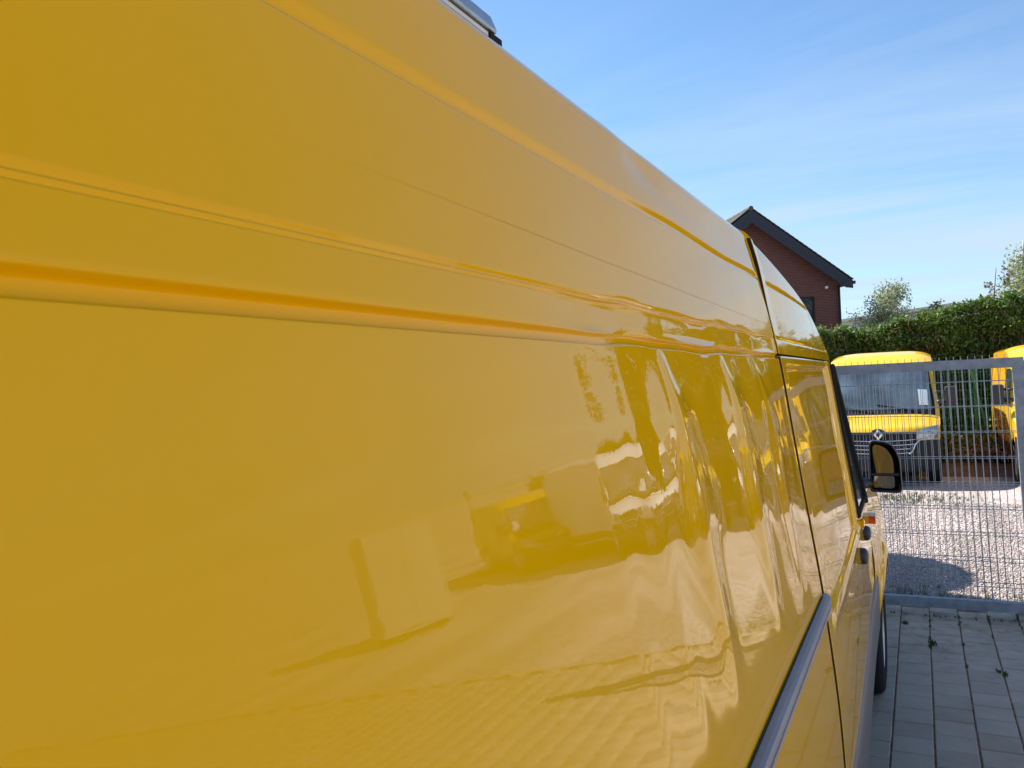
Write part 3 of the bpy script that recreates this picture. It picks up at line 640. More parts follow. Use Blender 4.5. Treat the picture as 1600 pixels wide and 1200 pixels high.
def mglass(name, pts, rr_, tiltz, tiltx):
    q = round_poly(pts, rr_); c = Vector((sum(p[0] for p in q) / len(q), MY + .0, sum(p[1] for p in q) / len(q)))
    n = Vector((tiltz, -1, tiltx)).normalized(); P = []
    for px, pz in q:
        ddx, ddz = px - c.x, pz - c.z; P.append((px, c.y + (n.x * ddx + n.z * ddz) * 1.0, pz))
    m_ = MB(); m_.poly(P); vpart(name, m_, M['mirror'], parent=mir)
mglass('mirror_glass', [(-.247, 1.453), (-.245, 1.612), (-.180, 1.596), (-.146, 1.53), (-.143, 1.453)], [.012, .03, .04, .03, .012], -.020, .045)
mglass('wide_angle_glass', [(-.247, 1.374), (-.247, 1.437), (-.143, 1.437), (-.141, 1.370)], [.014, .012, .012, .025], .0, -.02)
mb = MB(); mb.box((-.255, MY + .004, 1.4385), (-.12, MY + .02, 1.4515)); vpart('mirror_bar', mb, M['dark_plastic'], parent=mir)
mb = MB(); mb.tube([(-.32, 4.79, 1.40), (-.295, 4.83, 1.40), (-.262, 4.89, 1.395)], [.034, .030, .026], 10); vpart('mirror_arm', mb, M['dark_plastic'], smooth=True)

# roof rail at the top left: aluminium channel on a white base
mb = MB(); mb.box((-.56, -1.3, 2.436), (-.476, .94, 2.458)); vpart('roof_rack_base', mb, M['white_trim'])
mb = MB(); mb.prism([(-.56, 2.460), (-.472, 2.460), (-.471, 2.464), (-.479, 2.484), (-.56, 2.487)], -1.3, .955, 'y'); vpart('roof_rack', mb, M['alu'])
mb = MB(); mb.box((-.52, .942, 2.440), (-.474, .975, 2.459)); vpart('rack_end_stop', mb, M['rubber'])

# ------------------------------------------------------------------ GATE
gate = empty('mesh_gate', (0, GATE_Y, 0), label='galvanised steel gate leaf of welded wire mesh in a flat grey frame', cat='gate')
SH = .022          # sag of the leaf: x leans with height
def sx_(x, z): return x - SH * (z - 1.0)
GX0, GX1, GZ0, GZ1 = -3.2, .672, .07, 2.065
fr = .078
def bar(pts, t0, t1):
    return MB().prism([(sx_(a, b), b) for a, b in pts], t0, t1, 'y')
bar([(GX0, GZ1 - fr), (GX1, GZ1 - fr), (GX1 + fr, GZ1), (GX0, GZ1)], -.03, .03).build('top_rail', M['galv'], gate)
bar([(GX0, GZ0), (GX1 + fr, GZ0), (GX1, GZ0 + fr), (GX0, GZ0 + fr)], -.03, .03).build('bottom_rail', M['galv'], gate)
bar([(GX1 + .0008, GZ0 + fr), (GX1 + fr, GZ0 + .0008), (GX1 + fr, GZ1 - .0008), (GX1 + .0008, GZ1 - fr)], -.03, .03).build('end_post', M['galv'], gate)
bar([(GX0 - fr, GZ0), (GX0 - .001, GZ0), (GX0 - .001, GZ1), (GX0 - fr, GZ1)], -.03, .03).build('end_post', M['galv'], gate)
zb0, zb1 = GZ0 + fr - .005, GZ1 + .028
vw = MB().tube([(SH * (1 - zb0), 0, zb0), (SH * (1 - zb1), 0, zb1)], .0027, 6).mesh('wire'); vw.materials.append(M['wire'])
vw2 = MB().tube([(SH * (1 - .02), 0, .02), (SH * (1 - 2.03), 0, 2.03)], .0027, 6).mesh('wire'); vw2.materials.append(M['wire'])
hw = MB().tube([(GX0, 0, 0), (GX1 + .01, 0, 0)], .0029, 6).mesh('cross_wire'); hw.materials.append(M['wire'])
rowz = [.258, .459, .663, .872, 1.07, 1.277, 1.482, 1.690, 1.888]
def mesh_panel(root, y, x0, x1, dxo=0, zs_=rowz):
    x = x1 - .045 + dxo
    while x > x0:
        o = link('wire', vw if dxo == 0 else vw2, None, root, loc=(x, y, 0)); x -= .0505
    for z in zs_:
        o = link('cross_wire', hw, None, root, loc=(-SH * (z - 1), y - .0055, z))
mesh_panel(gate, .0, GX0, GX1)
back = empty('fence_panel', (0, GATE_Y + .155, 0), label='second wire mesh panel standing close behind the gate leaf', cat='fence')
mesh_panel(back, 0, GX0, GX1, .0126)
mb = MB(); mb.box((GX0 - .05, -.02, .0), (GX0 - .01, .02, 2.0)); mb.build('post', M['galv'], back)
mb = MB(); mb.box((GX1 + .02, -.02, .0), (GX1 + .05, .02, 2.0)); mb.build('post', M['galv'], back)
gp = empty('gate_post', (.92, GATE_Y, 0), label='square galvanised gate post at the right end of the gate', cat='post')
MB().box((-.06, -.06, 0), (.06, .06, 2.05)).build('shaft', M['galv'], gp); MB().box((-.065, -.065, 2.05), (.065, .065, 2.065)).build('cap', M['dark_plastic'], gp)

# ------------------------------------------------------------------ parked vans (front at local y = 0, facing -y)
def make_van(paint, label, group, loc, rz, S=(1, 1, 1), name='parked_van'):
    root = empty(name, loc, rz, label=label, cat='van', group=group)
    sx0, sy0, sz0 = S
    zy = [0, .04, .12, .5, .85, .95, 1.25, 1.60, 1.85, 2.2, 2.7, 5.15, 5.3]; zv_ = [.96, 1.01, 1.05, 1.12, 1.17, 1.22, 1.64, 2.06, 2.19, 2.32, 2.39, 2.39, 2.34]
    def zt(y): return np.interp(y, zy, zv_)
    def W(z): return 1.0 - .085 * sstep(1.25, 2.2, z) - .02 * sstep(.8, .3, z)
    def Fy(y): return 1 - .05 * np.exp(-(y / .25))
    def bk(y): return .30 * np.exp(-y / .8)
    def top(y, t, off=0.0):
        z = zt(y); a = abs(t); drop = (.05 + .05 * sstep(1.6, 2.6, y)) * a ** 5
        x = t * W(z) * Fy(y) * (1 - .02 * a ** 8); return Vector((x * sx0, (y + bk(y) * a ** 3) * sy0, (z - drop) * sz0 + off * sz0))
    def front(t, z, off=0.0):
        a = abs(t); yy_ = bk(0) * a ** 3 + .05 * (z - .96) ** 2 - off
        return Vector((t * W(z) * Fy(0) * sx0, yy_ * sy0, z * sz0))
    def side(y, z, s, off=0.0): return Vector((s * (W(z) * Fy(y) * .98 + off) * sx0, (y + bk(y)) * sy0, z * sz0))
    ts = np.linspace(-1, 1, 33); ys = np.concatenate([np.linspace(0, .12, 5), np.linspace(.2, .85, 8), np.linspace(.95, 2.7, 24), np.linspace(3, 5.3, 10)])
    mb = MB(); mb.grid([[top(y, t) for t in ts] for y in ys]); mb.grid([[front(t, z) for t in ts] for z in np.linspace(.5, .96, 8)])
    mb.build('body', paint, root, True)
    wy = (.92, 4.25)
    for s in (-1, 1):
        mb = MB(); rows = []
        for y in np.linspace(0, 5.3, 90):
            zb = .38
            for c in wy:
                if abs(y - c + bk(y)) < .43: zb = max(zb, .34 + math.sqrt(.43 ** 2 - (y - c + bk(y)) ** 2))
            ztp = top(y, 1).z / sz0; rows.append([side(y, zb + (ztp - zb) * u, s) for u in np.linspace(0, 1, 16)])
        mb.grid(rows); mb.build('side_panel', paint, root, True)
    mb = MB(); mb.box((-.95 * sx0, 5.31 * sy0, .4 * sz0), (.95 * sx0, 5.33 * sy0, 2.2 * sz0)); mb.build('rear_door', paint, root)
    mb = MB(); mb.box((-.85 * sx0, .35 * sy0, .25 * sz0), (.85 * sx0, 5.2 * sy0, .5 * sz0)); mb.build('underbody', M['rubber'], root)
    # bumper, dark, wraps round the corners
    mb = MB(); rows = []
    for z, o_ in ((.26, -.02), (.28, .03), (.42, .05), (.60, .045), (.72, .04), (.80, .012)):
        rows.append([front(t, z, o_) for t in ts])
    mb.grid(rows); mb.build('bumper', M['bumper'], root, True)
    for s in (-1, 1):
        mb = MB(); mb.grid([[side(y, z, s, .012) for y in np.linspace(0, .42, 6)] for z in (.28, .5, .72, .82)]); mb.build('bumper_corner', M['bumper'], root, True)
        mb = MB(); mb.grid([[side(y, z, s, .014) for y in np.linspace(1.5, 3.75, 20)] for z in (.42, .50, .62)]); mb.build('rub_strip', M['dark_plastic'], root, True)
    # grille with chrome slats
    mb = MB(); mb.grid([[front(t, z, .006) for t in np.linspace(-.66, .66, 21)] for z in np.linspace(.56, .945, 6)]); g = mb.build('grille', M['rubber'], root, True)
    for z in (.80, .725, .655, .585):
        tt = .60 if z > .7 else .52
        mb = MB(); mb.tube([front(t, z - .02 * (t / .6) ** 2 * -1, .05 if z < .8 else .02) for t in np.linspace(-tt, tt, 17)], .009 * sz0, 6); mb.build('grille_slat', M['chrome'], g, True)
    for s in (-1, 1):
        mb = MB(); mb.tube([front(s * .50, .575, .055), front(s * .55, .62, .05), front(s * .60, .74, .045), front(s * .66, .80, .03), front(s * .74, .83, .02)], .014, 6); mb.build('grille_trim', M['chrome'], g, True)
    # lozenge emblem in a dark round seat
    mb = MB(); q = [front(0, .93, .012) + Vector((.115 * math.cos(a), 0, .085 * math.sin(a))) for a in np.linspace(0, 6.283, 19)[:-1]]; mb.poly(q); mb.build('emblem_seat', M['dark_plastic'], root)
    mb = MB(); c0 = front(0, .915, .035)
    for (oo, ii) in (((.072, .10), (.036, .05)),):
        O = [c0 + Vector(p) for p in ((oo[0], 0, 0), (0, 0, oo[1]), (-oo[0], 0, 0), (0, 0, -oo[1]))]; I = [c0 + Vector((p[0], -.012, p[1])) for p in ((ii[0], 0), (0, ii[1]), (-ii[0], 0), (0, -ii[1]))]
        for k in range(4): mb.poly([O[k], O[(k + 1) % 4], I[(k + 1) % 4], I[k]])
        B = [p + Vector((0, .02, 0)) for p in O]
        for k in range(4): mb.poly([O[k], B[k], B[(k + 1) % 4], O[(k + 1) % 4]])
    mb.build('emblem', M['chrome'], root)
    # headlamps
    for s in (-1, 1):
        P = []
        for u in np.linspace(0, 1, 9):
            t = s * (.62 + .36 * u); lo = .80 + .02 * u; hi_ = .93 + .14 * u
            row = []
            for v in np.linspace(0, 1, 5):
                z = lo + (hi_ - lo) * v
                if z <= .955: row.append(front(t, z, .008))
                else:
                    yq = np.interp(z, [.96, 1.02, 1.07, 1.17], [0, .04, .12, .5]); row.append(top(yq, t, .008) + Vector((0, -.004, .03)))
            P.append(row)
        mb = MB(); mb.grid(P); h = mb.build('headlight', M['lamp'], root, True)
        mb = MB(); c0 = front(s * .82, .90, .02); mb.lathe([(.055, 0), (.04, .02), (.001, .03)], 'y', tuple(c0 - Vector((0, .0, 0))), 14); mb.build('reflector', M['chrome'], h, True)
    # windscreen with dark surround, wipers, bonnet edge shut line
    mb = MB(); mb.grid([[top(y, t, .006) for t in np.linspace(-.92, .92, 25)] for y in np.linspace(.93, 1.66, 12)]); ws = mb.build('windscreen_surround', M['rubber'], root, True)
    mb = MB(); mb.grid([[top(y, t, .011) for t in np.linspace(-.87, .87, 25)] for y in np.linspace(1.0, 1.60, 12)]); mb.build('windscreen', M['van_glass'], root, True)
    mb = MB(); mb.grid([[top(y, t, .016) for t in (.66, .74, .82)] for y in (1.05, 1.15, 1.25)]); mb.build('windscreen_card', M['card'], root)
    for a, b in ((-.85, -.1), (-.05, .7)):
        mb = MB(); mb.tube([top(.95, b, .03), top(1.0, (a + b) / 2, .035), top(1.05, a, .03)], .012, 5); mb.build('wiper', M['rubber'], root)
    mb = MB(); mb.tube([top(.86, t, .002) for t in np.linspace(-.95, .95, 21)], .006, 5); mb.build('bonnet_seam', M['rubber'], root)
    # side glass, door seams, mirrors
    for s in (-1, 1):
        mb = MB(); rows = []
        for z in np.linspace(1.30, 1.95, 8):
            y0_ = 1.02 + (z - 1.3) * .62; rows.append([side(y, z, s, .006) for y in np.linspace(y0_, 2.15, 6)])
        mb.grid(rows); mb.build('side_window', M['glass'], root, True)
        for yy_ in (2.25, 3.55):
            mb = MB(); mb.tube([side(yy_, z, s, .001) for z in np.linspace(.45, 2.0, 8)], .005, 4); mb.build('door_seam', M['rubber'], root)
        mb = MB(); mb.tube([side(.55 + q, z, s, .001) for q, z in ((.45, .5), (.4, .8), (.45, 1.2))], .005, 4); mb.build('door_seam', M['rubber'], root)
        xm = 1.0 * sx0
        a = MB(); a.grid([[Vector((s * (xm + .06 + .17 * px), (.98 + py) * sy0, (1.36 + pz) * sz0)) for px, pz in round_poly([(0, 0), (0, .36), (1.0, .36), (1.0, 0)], [.08] * 4)] for py in (0, .14)]); 
        pr = round_poly([(0, 0), (0, .36), (.19, .36), (.19, 0)], .05)
        a = MB(); R0 = []
        for sc_, py in ((.8, .16), (1.0, .13), (1.0, .04), (.94, .0)): R0.append([Vector((s * (xm + .07 + (.095 + (px - .095) * sc_)), .95 * sy0 + py, (1.33 + .18 + (pz - .18) * sc_) * sz0)) for px, pz in pr])
        a.grid([r_ + [r_[0]] for r_ in R0]); a.poly(R0[0]); a.poly(R0[-1]); mm_ = a.build('wing_mirror', M['dark_plastic'], root, False)
        MB().tube([side(.8, 1.42, s, -.02), Vector((s * (xm + .09), 1.03 * sy0, 1.42 * sz0))], .035, 8).build('mirror_arm', M['dark_plastic'], mm_, True)
        MB().tube([side(.8, 1.60, s, -.04), Vector((s * (xm + .09), 1.03 * sy0, 1.60 * sz0))], .022, 8).build('mirror_arm', M['dark_plastic'], mm_, True)
        mb = MB(); mb.box((min(s * 1.0, s * 1.018) * sx0, 2.0 * sy0, 1.12 * sz0), (max(s * 1.0, s * 1.018) * sx0, 2.16 * sy0, 1.15 * sz0)); mb.build('door_handle', M['dark_plastic'], root)
        for c in wy: wheel(s * .86 * sx0, c * sy0, root, r=.34, wd=.22, sgn=s)
    return root
GRP = 'yellow vans parked nose-on behind the gate'
make_van(M['yellow_sunlit'], 'yellow van parked nose-on behind the gate with its whole windscreen in view', GRP, (-.68, 15.55, 0), R(0))
make_van(M['yellow_sunlit'], 'yellow van at the right edge, cut by the gate post, its flank and mirror showing', GRP, (2.36, 15.4, 0), R(0))
make_van(M['white'], 'white van parked right of the yellow vans, seen only as a reflection', None, (4.3, 15.0, 0), R(-45), (.84, .62, .82))
make_van(M['yellow_sunlit'], 'small yellow delivery van further right, seen only as a reflection in the van side', None, (6.7, 15.9, 0), R(-45), (.85, .70, .68), 'delivery_van')

# ------------------------------------------------------------------ hedge, fence behind, soil
def hedge():
    h = empty('hedge', (0, 22, 0), label='tall clipped evergreen hedge with brown bare patches behind the yellow vans', cat='hedge')
    def top(x): return 3.04 + .16 * sstep(-1.0, .6, x) + .05 * np.sin(x * 1.3) + .09 * np.sin(x * .43 + 1) + .26 * sstep(.6, 2.4, x) - 1.65 * sstep(3.6, 9.5, x)
    xs = np.linspace(-12, 10.2, 120)
    mb = MB(); rows = []
    for (yy, zf) in ((.25, 0.0), (.22, .5), (.25, .9), (.5, .97), (1.5, .97), (1.6, 0)):
        rows.append([(x, yy + .12 * math.sin(x * 3 + zf * 5), float(top(x)) * zf * .985) for x in xs])
    mb.grid(rows); core = mb.build('core', M['hedge_core'], h, True)
    def pts(n, x0, x1, mode):
        x = x0 + rng.random(n) * (x1 - x0)
        if mode == 'top': z = top(x) + rng.normal(0, .05, n) + .06 * np.sin(x * 7.3 + 2 * np.sin(x * 3.1)) + np.where(rng.random(n) > .93, rng.random(n) * .16, 0); y = rng.random(n) * 1.6 + .02
        else:
            z = rng.random(n) ** .8 * (top(x)); y = rng.normal(.1, .09, n) + .10 * np.sin(x * 4.1 + z * 3) + .06 * np.sin(z * 11 + x * 2) + .25 * sstep(.6, 0, z)
            bare = (np.sin(x * 1.9 + 2.2) * .5 + np.sin(x * .8) * .35 + gauss(z - 2.3, .35) * .9 * sstep(.2, 1.2, x)) ; keep = rng.random(n) > np.clip(.9 * bare - .25, 0, .9); x, y, z = x[keep], y[keep], z[keep]
        return np.stack([x, y, z], 1)
    leaves('foliage', np.concatenate([pts(34000, -3.2, 4, 'front'), pts(22000, -3.2, 4, 'top'), pts(14000, 4, 10.2, 'front'), pts(7000, 4, 10.2, 'top'), pts(5000, -12, -3.2, 'front'), pts(3000, -12, -3.2, 'top')]), .045, M['hedge'], h, kind='stuff')
    mb = MB()
    for k in range(60):
        x = rnd.uniform(-2.6, 3.2) if k > 14 else rnd.uniform(-2.2, -1.5); z = rnd.uniform(1.6, 3.0); mb.tube([(x, .15, z), (x + rnd.uniform(-.1, .1), -.05, z + rnd.uniform(.1, .3)), (x + rnd.uniform(-.15, .15), -.1, z + rnd.uniform(.2, .5))], [.008, .005, .002], 4)
    mb.build('bare_twigs', mat('dry_twig', (.30, .20, .13), .9), h)['kind'] = 'stuff'
hedge()
# green mesh fence before the hedge
gf = empty('green_mesh_fence', (0, 21.0, 0), label='green welded mesh fence standing between the parked vans and the hedge', cat='fence')
for k in range(11):
    MB().box((-.03, -.03, 0), (.03, .03, 2.05)).build('post', M['green'], gf, loc=(-9.4 + 2.1 * k, 0, 0))
MB().tube([(1.02, -.05, 2.0), (1.42, -.12, .0)], .024, 8).build('brace', M['green'], gf)
gw = MB().tube([(0, 0, .05), (0, 0, 2.0)], .004, 5).mesh('wire'); gw.materials.append(M['green'])
for k in range(70): link('wire', gw, None, gf, loc=(-1.6 + .06 * k, .03, 0))
mb = MB()
for k in range(400):
    x = -9.4 + .05 * k
    if not (-1.6 < x < 2.6): mb.tube([(x, .03, .05), (x, .03, 2.0)], .003, 3, False)
mb.build('far_wires', M['green'], gf)['kind'] = 'stuff'
gh = MB().tube([(-9.4, .025, 0), (11.6, .025, 0)], .005, 5).mesh('cross_wire'); gh.materials.append(M['green'])
for z in (.1, .3, .5, .7, .9, 1.1, 1.3, 1.5, 1.7, 1.9): link('cross_wire', gh, None, gf, loc=(0, 0, z))
# undergrowth + rubble between the vans
P = np.stack([rng.uniform(.2, 1.9, 2600), rng.normal(20.2, .35, 2600), np.abs(rng.normal(0, .32, 2600))], 1)
tag(leaves('undergrowth', P, .04, M['hedge'], None), 'low leafy undergrowth on the soil between the two yellow vans', 'undergrowth', kind='stuff')
mb = MB()
for k in range(60):
    x = rnd.uniform(.35, 1.6); y = rnd.uniform(18.9, 20.4); mb.tube([(x, y, rnd.uniform(.02, .3)), (x + rnd.uniform(-.3, .3), y + rnd.uniform(-.2, .2), rnd.uniform(.1, .5)), (x + rnd.uniform(-.5, .5), y + rnd.uniform(-.3, .3), rnd.uniform(.02, .6))], .008, 4)
tag(mb.build('dry_branches', mat('dry_branch', (.36, .22, .16), .9)), 'heap of dry reddish branches on the ground between the yellow vans', 'branches', kind='stuff')

# ------------------------------------------------------------------ house
def house():
    h = empty('brick_house', (-7.9, 45.0, 0), R(32), label='dark red brick house with steep gable and dark fascia behind the hedge', cat='house')
    hw_, ev, rz = 5.05, 7.1, 10.75; depth = 10
    sl = (rz - ev) / hw_
    wall = MB()
    # gable wall with a window opening built from strips around it (x0..x1, z0..z1)
    wx0, wx1, wz0, wz1 = 2.3, 3.6, 4.75, 6.2
    def zr(x): return rz - abs(x) * sl - .12
    wall.poly([(-hw_, 0, 0), (wx0, 0, 0), (wx0, 0, zr(wx0)), (0, 0, zr(0)), (-hw_, 0, zr(hw_))])
    wall.poly([(wx1, 0, 0), (hw_, 0, 0), (hw_, 0, zr(hw_)), (wx1, 0, zr(wx1))])
    wall.poly([(wx0, 0, 0), (wx1, 0, 0), (wx1, 0, wz0), (wx0, 0, wz0)]); wall.poly([(wx0, 0, wz1), (wx1, 0, wz1), (wx1, 0, zr(wx1)), (wx0, 0, zr(wx0))])
    for a, b in (((wx0, wz0), (wx0, wz1)), ((wx1, wz0), (wx1, wz1)), ((wx0, wz0), (wx1, wz0)), ((wx0, wz1), (wx1, wz1))): wall.poly([(a[0], 0, a[1]), (b[0], 0, b[1]), (b[0], .18, b[1]), (a[0], .18, a[1])])
    wall.poly([(-hw_, 0, 0), (-hw_, depth, 0), (-hw_, depth, zr(hw_)), (-hw_, 0, zr(hw_))]); wall.poly([(hw_, 0, 0), (hw_, depth, 0), (hw_, depth, zr(hw_)), (hw_, 0, zr(hw_))])
    wall.build('wall', M['brick_wall'], h)
    fr_ = MB(); fr_.box((wx0, .12, wz0), (wx0 + .09, .19, wz1)); fr_.box((wx1 - .09, .12, wz0), (wx1, .19, wz1)); fr_.box((wx0 + .09, .12, wz0), (wx1 - .09, .19, wz0 + .09)); fr_.box((wx0 + .09, .12, wz1 - .09), (wx1 - .09, .19, wz1)); fr_.box((2.92, .121, wz0 + .09), (3.0, .188, wz1 - .09))
    wn = fr_.build('window', M['board'], h); MB().box((wx0 + .09, .15, wz0 + .09), (wx1 - .09, .16, wz1 - .09)).build('pane', M['glass'], wn)
    # roof: slabs, soffit, barge boards, tiles along the verge
    ov, ex = .7, .35
    X1 = hw_ + ex; zE = rz - X1 * sl
    for s in (-1, 1):
        mb = MB(); mb.poly([(0, -ov, rz), (s * X1, -ov, zE), (s * X1, depth + .5, zE), (0, depth + .5, rz)]); mb.poly([(0, -ov, rz + .1), (s * X1, -ov, zE + .1), (s * X1, depth + .5, zE + .1), (0, depth + .5, rz + .1)])
        rf = mb.build('roof', M['tile'], h)
        mb = MB(); mb.poly([(0, -ov + .02, rz - .10), (s * X1, -ov + .02, zE - .10), (s * X1, .6, zE - .10), (0, .6, rz - .10)]); mb.build('soffit', M['board'], h)
        mb = MB(); mb.prism([(0, rz + .06), (s * X1, zE + .06), (s * X1, zE - .35), (s * (X1 - .4), zE - .30), (0, rz - .66)], -ov - .03, -ov, 'y'); mb.build('barge_and_soffit_shade', M['board'], h)  # dark board deepened to stand in for the shaded soffit
        mb = MB(); mb.box((min(s * X1, s * (X1 + .14)), -ov - .05, zE - .12), (max(s * X1, s * (X1 + .14)), depth + .5, zE + .04)); mb.build('gutter', M['board'], h)
        n = 22; L_ = math.hypot(X1, rz - zE); tm = MB().box((0, 0, 0), (L_ / n + .04, .3, .03)).mesh('roof_tile'); tm.materials.append(M['tile'])
        for k in range(n):
            for r_ in range(12 if s < 0 else 2):
                o = link('roof_tile', tm, None, rf); f0 = k / n; ang = math.atan2(rz - zE, X1)
                if s > 0: o.location = (X1 * f0, -ov - .04 + .31 * r_, rz + .10 - (rz - zE) * f0 + .03); o.rotation_euler = (0, ang - .05, 0)
                else: o.location = (-X1 * f0, -ov - .04 + .31 * r_ + .3, rz + .10 - (rz - zE) * f0 + .03); o.rotation_euler = (0, ang - .05, math.pi)
    mb = MB(); mb.tube([(0, -ov - .04, rz + .12), (0, depth + .5, rz + .12)], .13, 8); mb.build('ridge', M['tile'], h)
    MB().tube([(hw_ - .12, -.08, 0), (hw_ - .12, -.08, zE - .1)], .05, 8).build('downpipe', M['board'], h, True)
    MB().box((4.0, -.5, 6.55), (4.12, -.38, 6.67)).build('lamp', M['white_trim'], h)
house()
hall = empty('flat_hall', (-4.0, 58, 0), R(-50), label='long low white hall with dark flat roof edge far behind the hedge', cat='building')
MB().box((-10, 0, 0), (9, 12, 5.35)).build('wall', M['render_white'], hall); MB().box((-10.2, -.3, 5.35), (9.2, 12.3, 5.55)).build('roof', mat('grey_roof', (.12, .14, .15), .7), hall)
MB().box((-1.5, -.05, .8), (8.5, -.02, 2.4)).build('window_band', M['glass'], hall)

# unseen building added on the left, behind our van, to shade the paving
sh = empty('shade_building', (-5.1, 0, 0), label='plain rendered building added out of view beyond the big van to shade the paving', cat='building')
MB().box((-6, -14, 0), (0, 10.1, 6.0)).build('wall', M['render_white'], sh); MB().box((-6.1, -14.1, 6.0), (.1, 10.2, 6.1)).build('roof', M['tile'], sh)

wsh = empty('mirror_backdrop', (6, -24, 0), label='dark brick building added out of view behind the photographer to darken the wing mirror', cat='building')
MB().box((-16, -8, 0), (14, 0, 6.2)).build('wall', M['brick_wall'], wsh); MB().box((-16.3, -8.3, 6.2), (14.3, .3, 6.4)).build('roof', M['board'], wsh); MB().box((-3, .0, .1), (1, .05, 3.4)).build('gate', M['dark_plastic'], wsh)  # unseen block, added so the wing mirror reflects something dark

# ------------------------------------------------------------------ trees
def branch_tree(root, barkm, h, r0, levels, spread, seed, lean=(0, 0), droop=0, nlimb=9):
    rr = random.Random(seed); mb = MB(); tips = []
    trunk = [Vector((lean[0] * t * h, lean[1] * t * h, h * t)) + Vector((rr.gauss(0, .01 * h), rr.gauss(0, .01 * h), 0)) * t for t in np.linspace(0, 1, 7)]
    mb.tube(trunk, [r0 * (1 - .9 * i / 6) for i in range(7)], 8)
    def grow(p, d, ln, r, lv):
        pts_ = [p]; q = p.copy(); dd_ = d.copy()
        for k in range(4):
            dd_ = (dd_ + Vector((rr.gauss(0, .16), rr.gauss(0, .16), rr.gauss(0, .1) + .08 - droop * k * .12))).normalized(); q = q + dd_ * ln / 4; pts_.append(q.copy())
        mb.tube(pts_, [r * (1 - .18 * k) for k in range(5)], 5 if lv == levels else 3, False)
        if lv <= 0: tips.extend(pts_[1:]); return
        for k in range(3 + (lv > 1)):
            a = pts_[rr.randint(1, 4)]; nd = (dd_ + Vector((rr.gauss(0, .7), rr.gauss(0, .7), rr.gauss(0, .5)))).normalized(); grow(a, nd, ln * .62, r * .5, lv - 1)
        tips.append(pts_[-1])
    for k in range(nlimb):
        t = .25 + .72 * k / nlimb; i = int(t * 6); p = trunk[i].lerp(trunk[min(i + 1, 6)], t * 6 - i); a = k * 2.4 + rr.random(); ln = spread * (1.15 - .85 * t)
        grow(p, Vector((math.cos(a), math.sin(a), .55)).normalized(), ln, r0 * .38 * (1.1 - t), levels)
    mb.build('trunk', barkm, root, True); return tips
def make_tree(name, label, loc, h, spread, barkm, leafm, nleaf, size, seed, group=None, r0=.14, droop=0, levels=2, sig=.22, lean=(0, 0), cat='tree', nlimb=9):
    root = empty(name, loc, 0, label=label, cat=cat, group=group); tips = branch_tree(root, barkm, h, r0, levels, spread, seed, lean, droop, nlimb)
    T = np.array([tuple(t) for t in tips]); idx = rng.integers(0, len(T), nleaf); P = T[idx] + np.clip(rng.normal(0, sig, (nleaf, 3)), -1.5 * sig, 1.5 * sig); P[:, 2] -= droop * np.abs(rng.normal(0, .5, nleaf))
    leaves('crown', P, size, leafm, root); return root
M['birch_leaf'] = leaf_mat('pale_birch_leaf', (.20, .24, .12), (.36, .38, .22), .4)
M['spring_leaf'] = leaf_mat('spring_leaf', (.16, .20, .05), (.28, .30, .10), .4)
M['blossom'] = leaf_mat('dark_bud', (.08, .06, .04), (.15, .10, .07), .2)
M['tree_leaf'] = leaf_mat('tree_leaf', (.04, .07, .02), (.10, .14, .04), .3)
make_tree('birch_tree', 'pale green feathery tree standing behind the hedge right of the house', (-1.3, 44, 0), 6.0, 1.7, M['birch'], M['birch_leaf'], 9500, .06, 3, sig=.27)
make_tree('shrub', 'small rusty green bush top showing over the hedge beside the pale tree', (.55, 40, 0), 4.9, .9, M['bark'], M['tree_leaf'], 1500, .06, 5, r0=.06, sig=.15, cat='shrub')
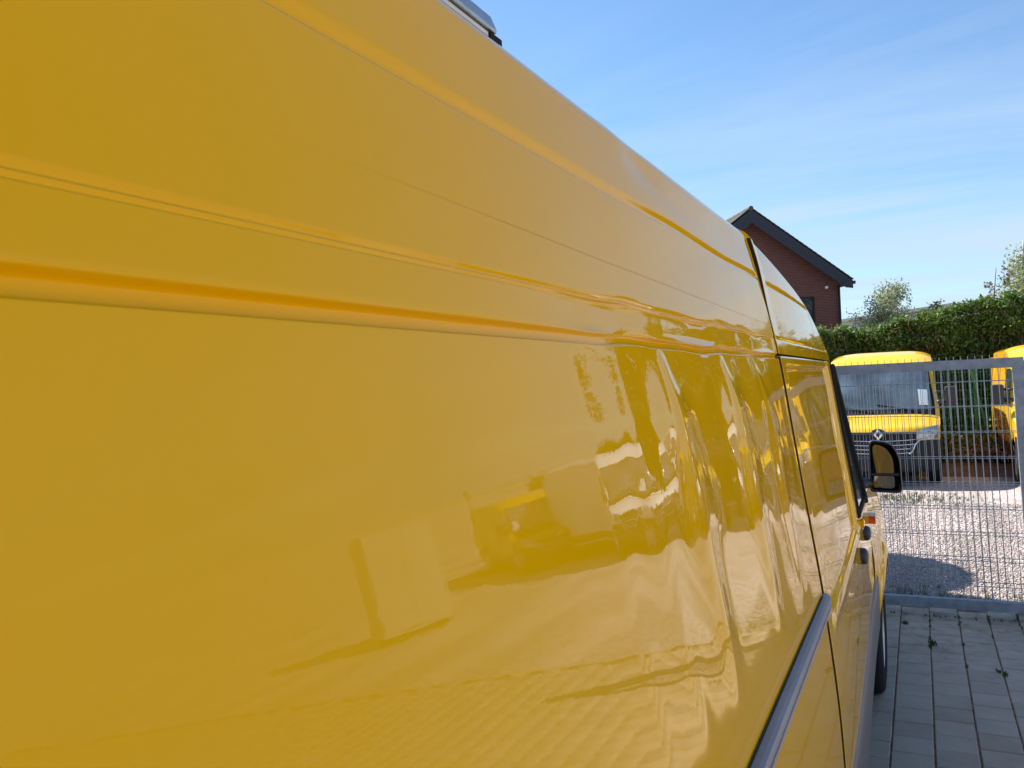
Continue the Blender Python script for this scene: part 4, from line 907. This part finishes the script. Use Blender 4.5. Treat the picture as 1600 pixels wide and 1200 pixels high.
make_tree('birch_tree', 'hanging yellow green birch at the right edge of the photo', (3.35, 33, 0), 6.3, 1.3, M['birch'], M['birch_leaf'], 14000, .055, 8, droop=.9, sig=.28)
make_tree('bare_tree', 'nearly bare budding branches left of the hanging birch at the right edge', (2.2, 29, 0), 5.0, 1.1, M['bark'], M['blossom'], 500, .05, 12, r0=.07, sig=.05)
make_tree('shrub', 'dark green bush rising over the hedge top at the right edge', (2.3, 24.6, 0), 3.6, .9, M['bark'], M['hedge'], 5000, .06, 15, r0=.06, sig=.25, cat='shrub')
for i, (x, y, hh, s, lb) in enumerate(((6.5, 32, 6.2, 2.2, 'nearest half-leafed broad tree mirrored in the dented van side'), (9.8, 38, 8.0, 2.8, 'tallest half-leafed broad tree mirrored in the dented van side'))):
    make_tree('broad_tree', lb, (x, y, 0), hh, s, M['bark'], M['tree_leaf'], 16000, .13, 20 + i, group='trees mirrored in the van side', r0=.2, sig=.45)
# unseen round tree added on the left to cast the oval gravel shadow
ct = empty('shadow_tree', (-3.55, 10.1, 0), label='round clipped tree added unseen behind the van to cast the oval shadow on the gravel', cat='tree')
MB().tube([(0, 0, 0), (.02, 0, 1.2), (0, 0, 3.0)], [.09, .07, .05], 8).build('trunk', M['bark'], ct, True)
n = 9000; d = rng.normal(size=(n, 3)); d /= np.linalg.norm(d, axis=1)[:, None]; P = d * (rng.random((n, 1)) ** .25) * np.array([.62, .86, .50]) + np.array([0, 0, 3.05])
leaves('crown', P, .075, M['tree_leaf'], ct)
M['dull'] = mat('dull_cream_sheet', (.56, .54, .49), .7, vary=.08, vscale=1.5)
cab = empty('white_cabinet', (7.35, 11.2, 0), R(-66), label='dull cream storage cabinet out on the gravel yard, mirrored faintly in the van side', cat='cabinet')
MB().box((-.68, 0, .1), (.68, .4, 1.75), .04).build('body', M['dull'], cab); MB().box((-.66, -.012, .15), (-.01, -.001, 1.7)).build('door', M['dull'], cab); MB().box((.0, -.012, .15), (.66, -.001, 1.7)).build('door', M['dull'], cab)
MB().box((-.62, .05, 0), (.62, .35, .1)).build('plinth', M['dark_plastic'], cab)

sc.render.resolution_x = 1024; sc.render.resolution_y = 768
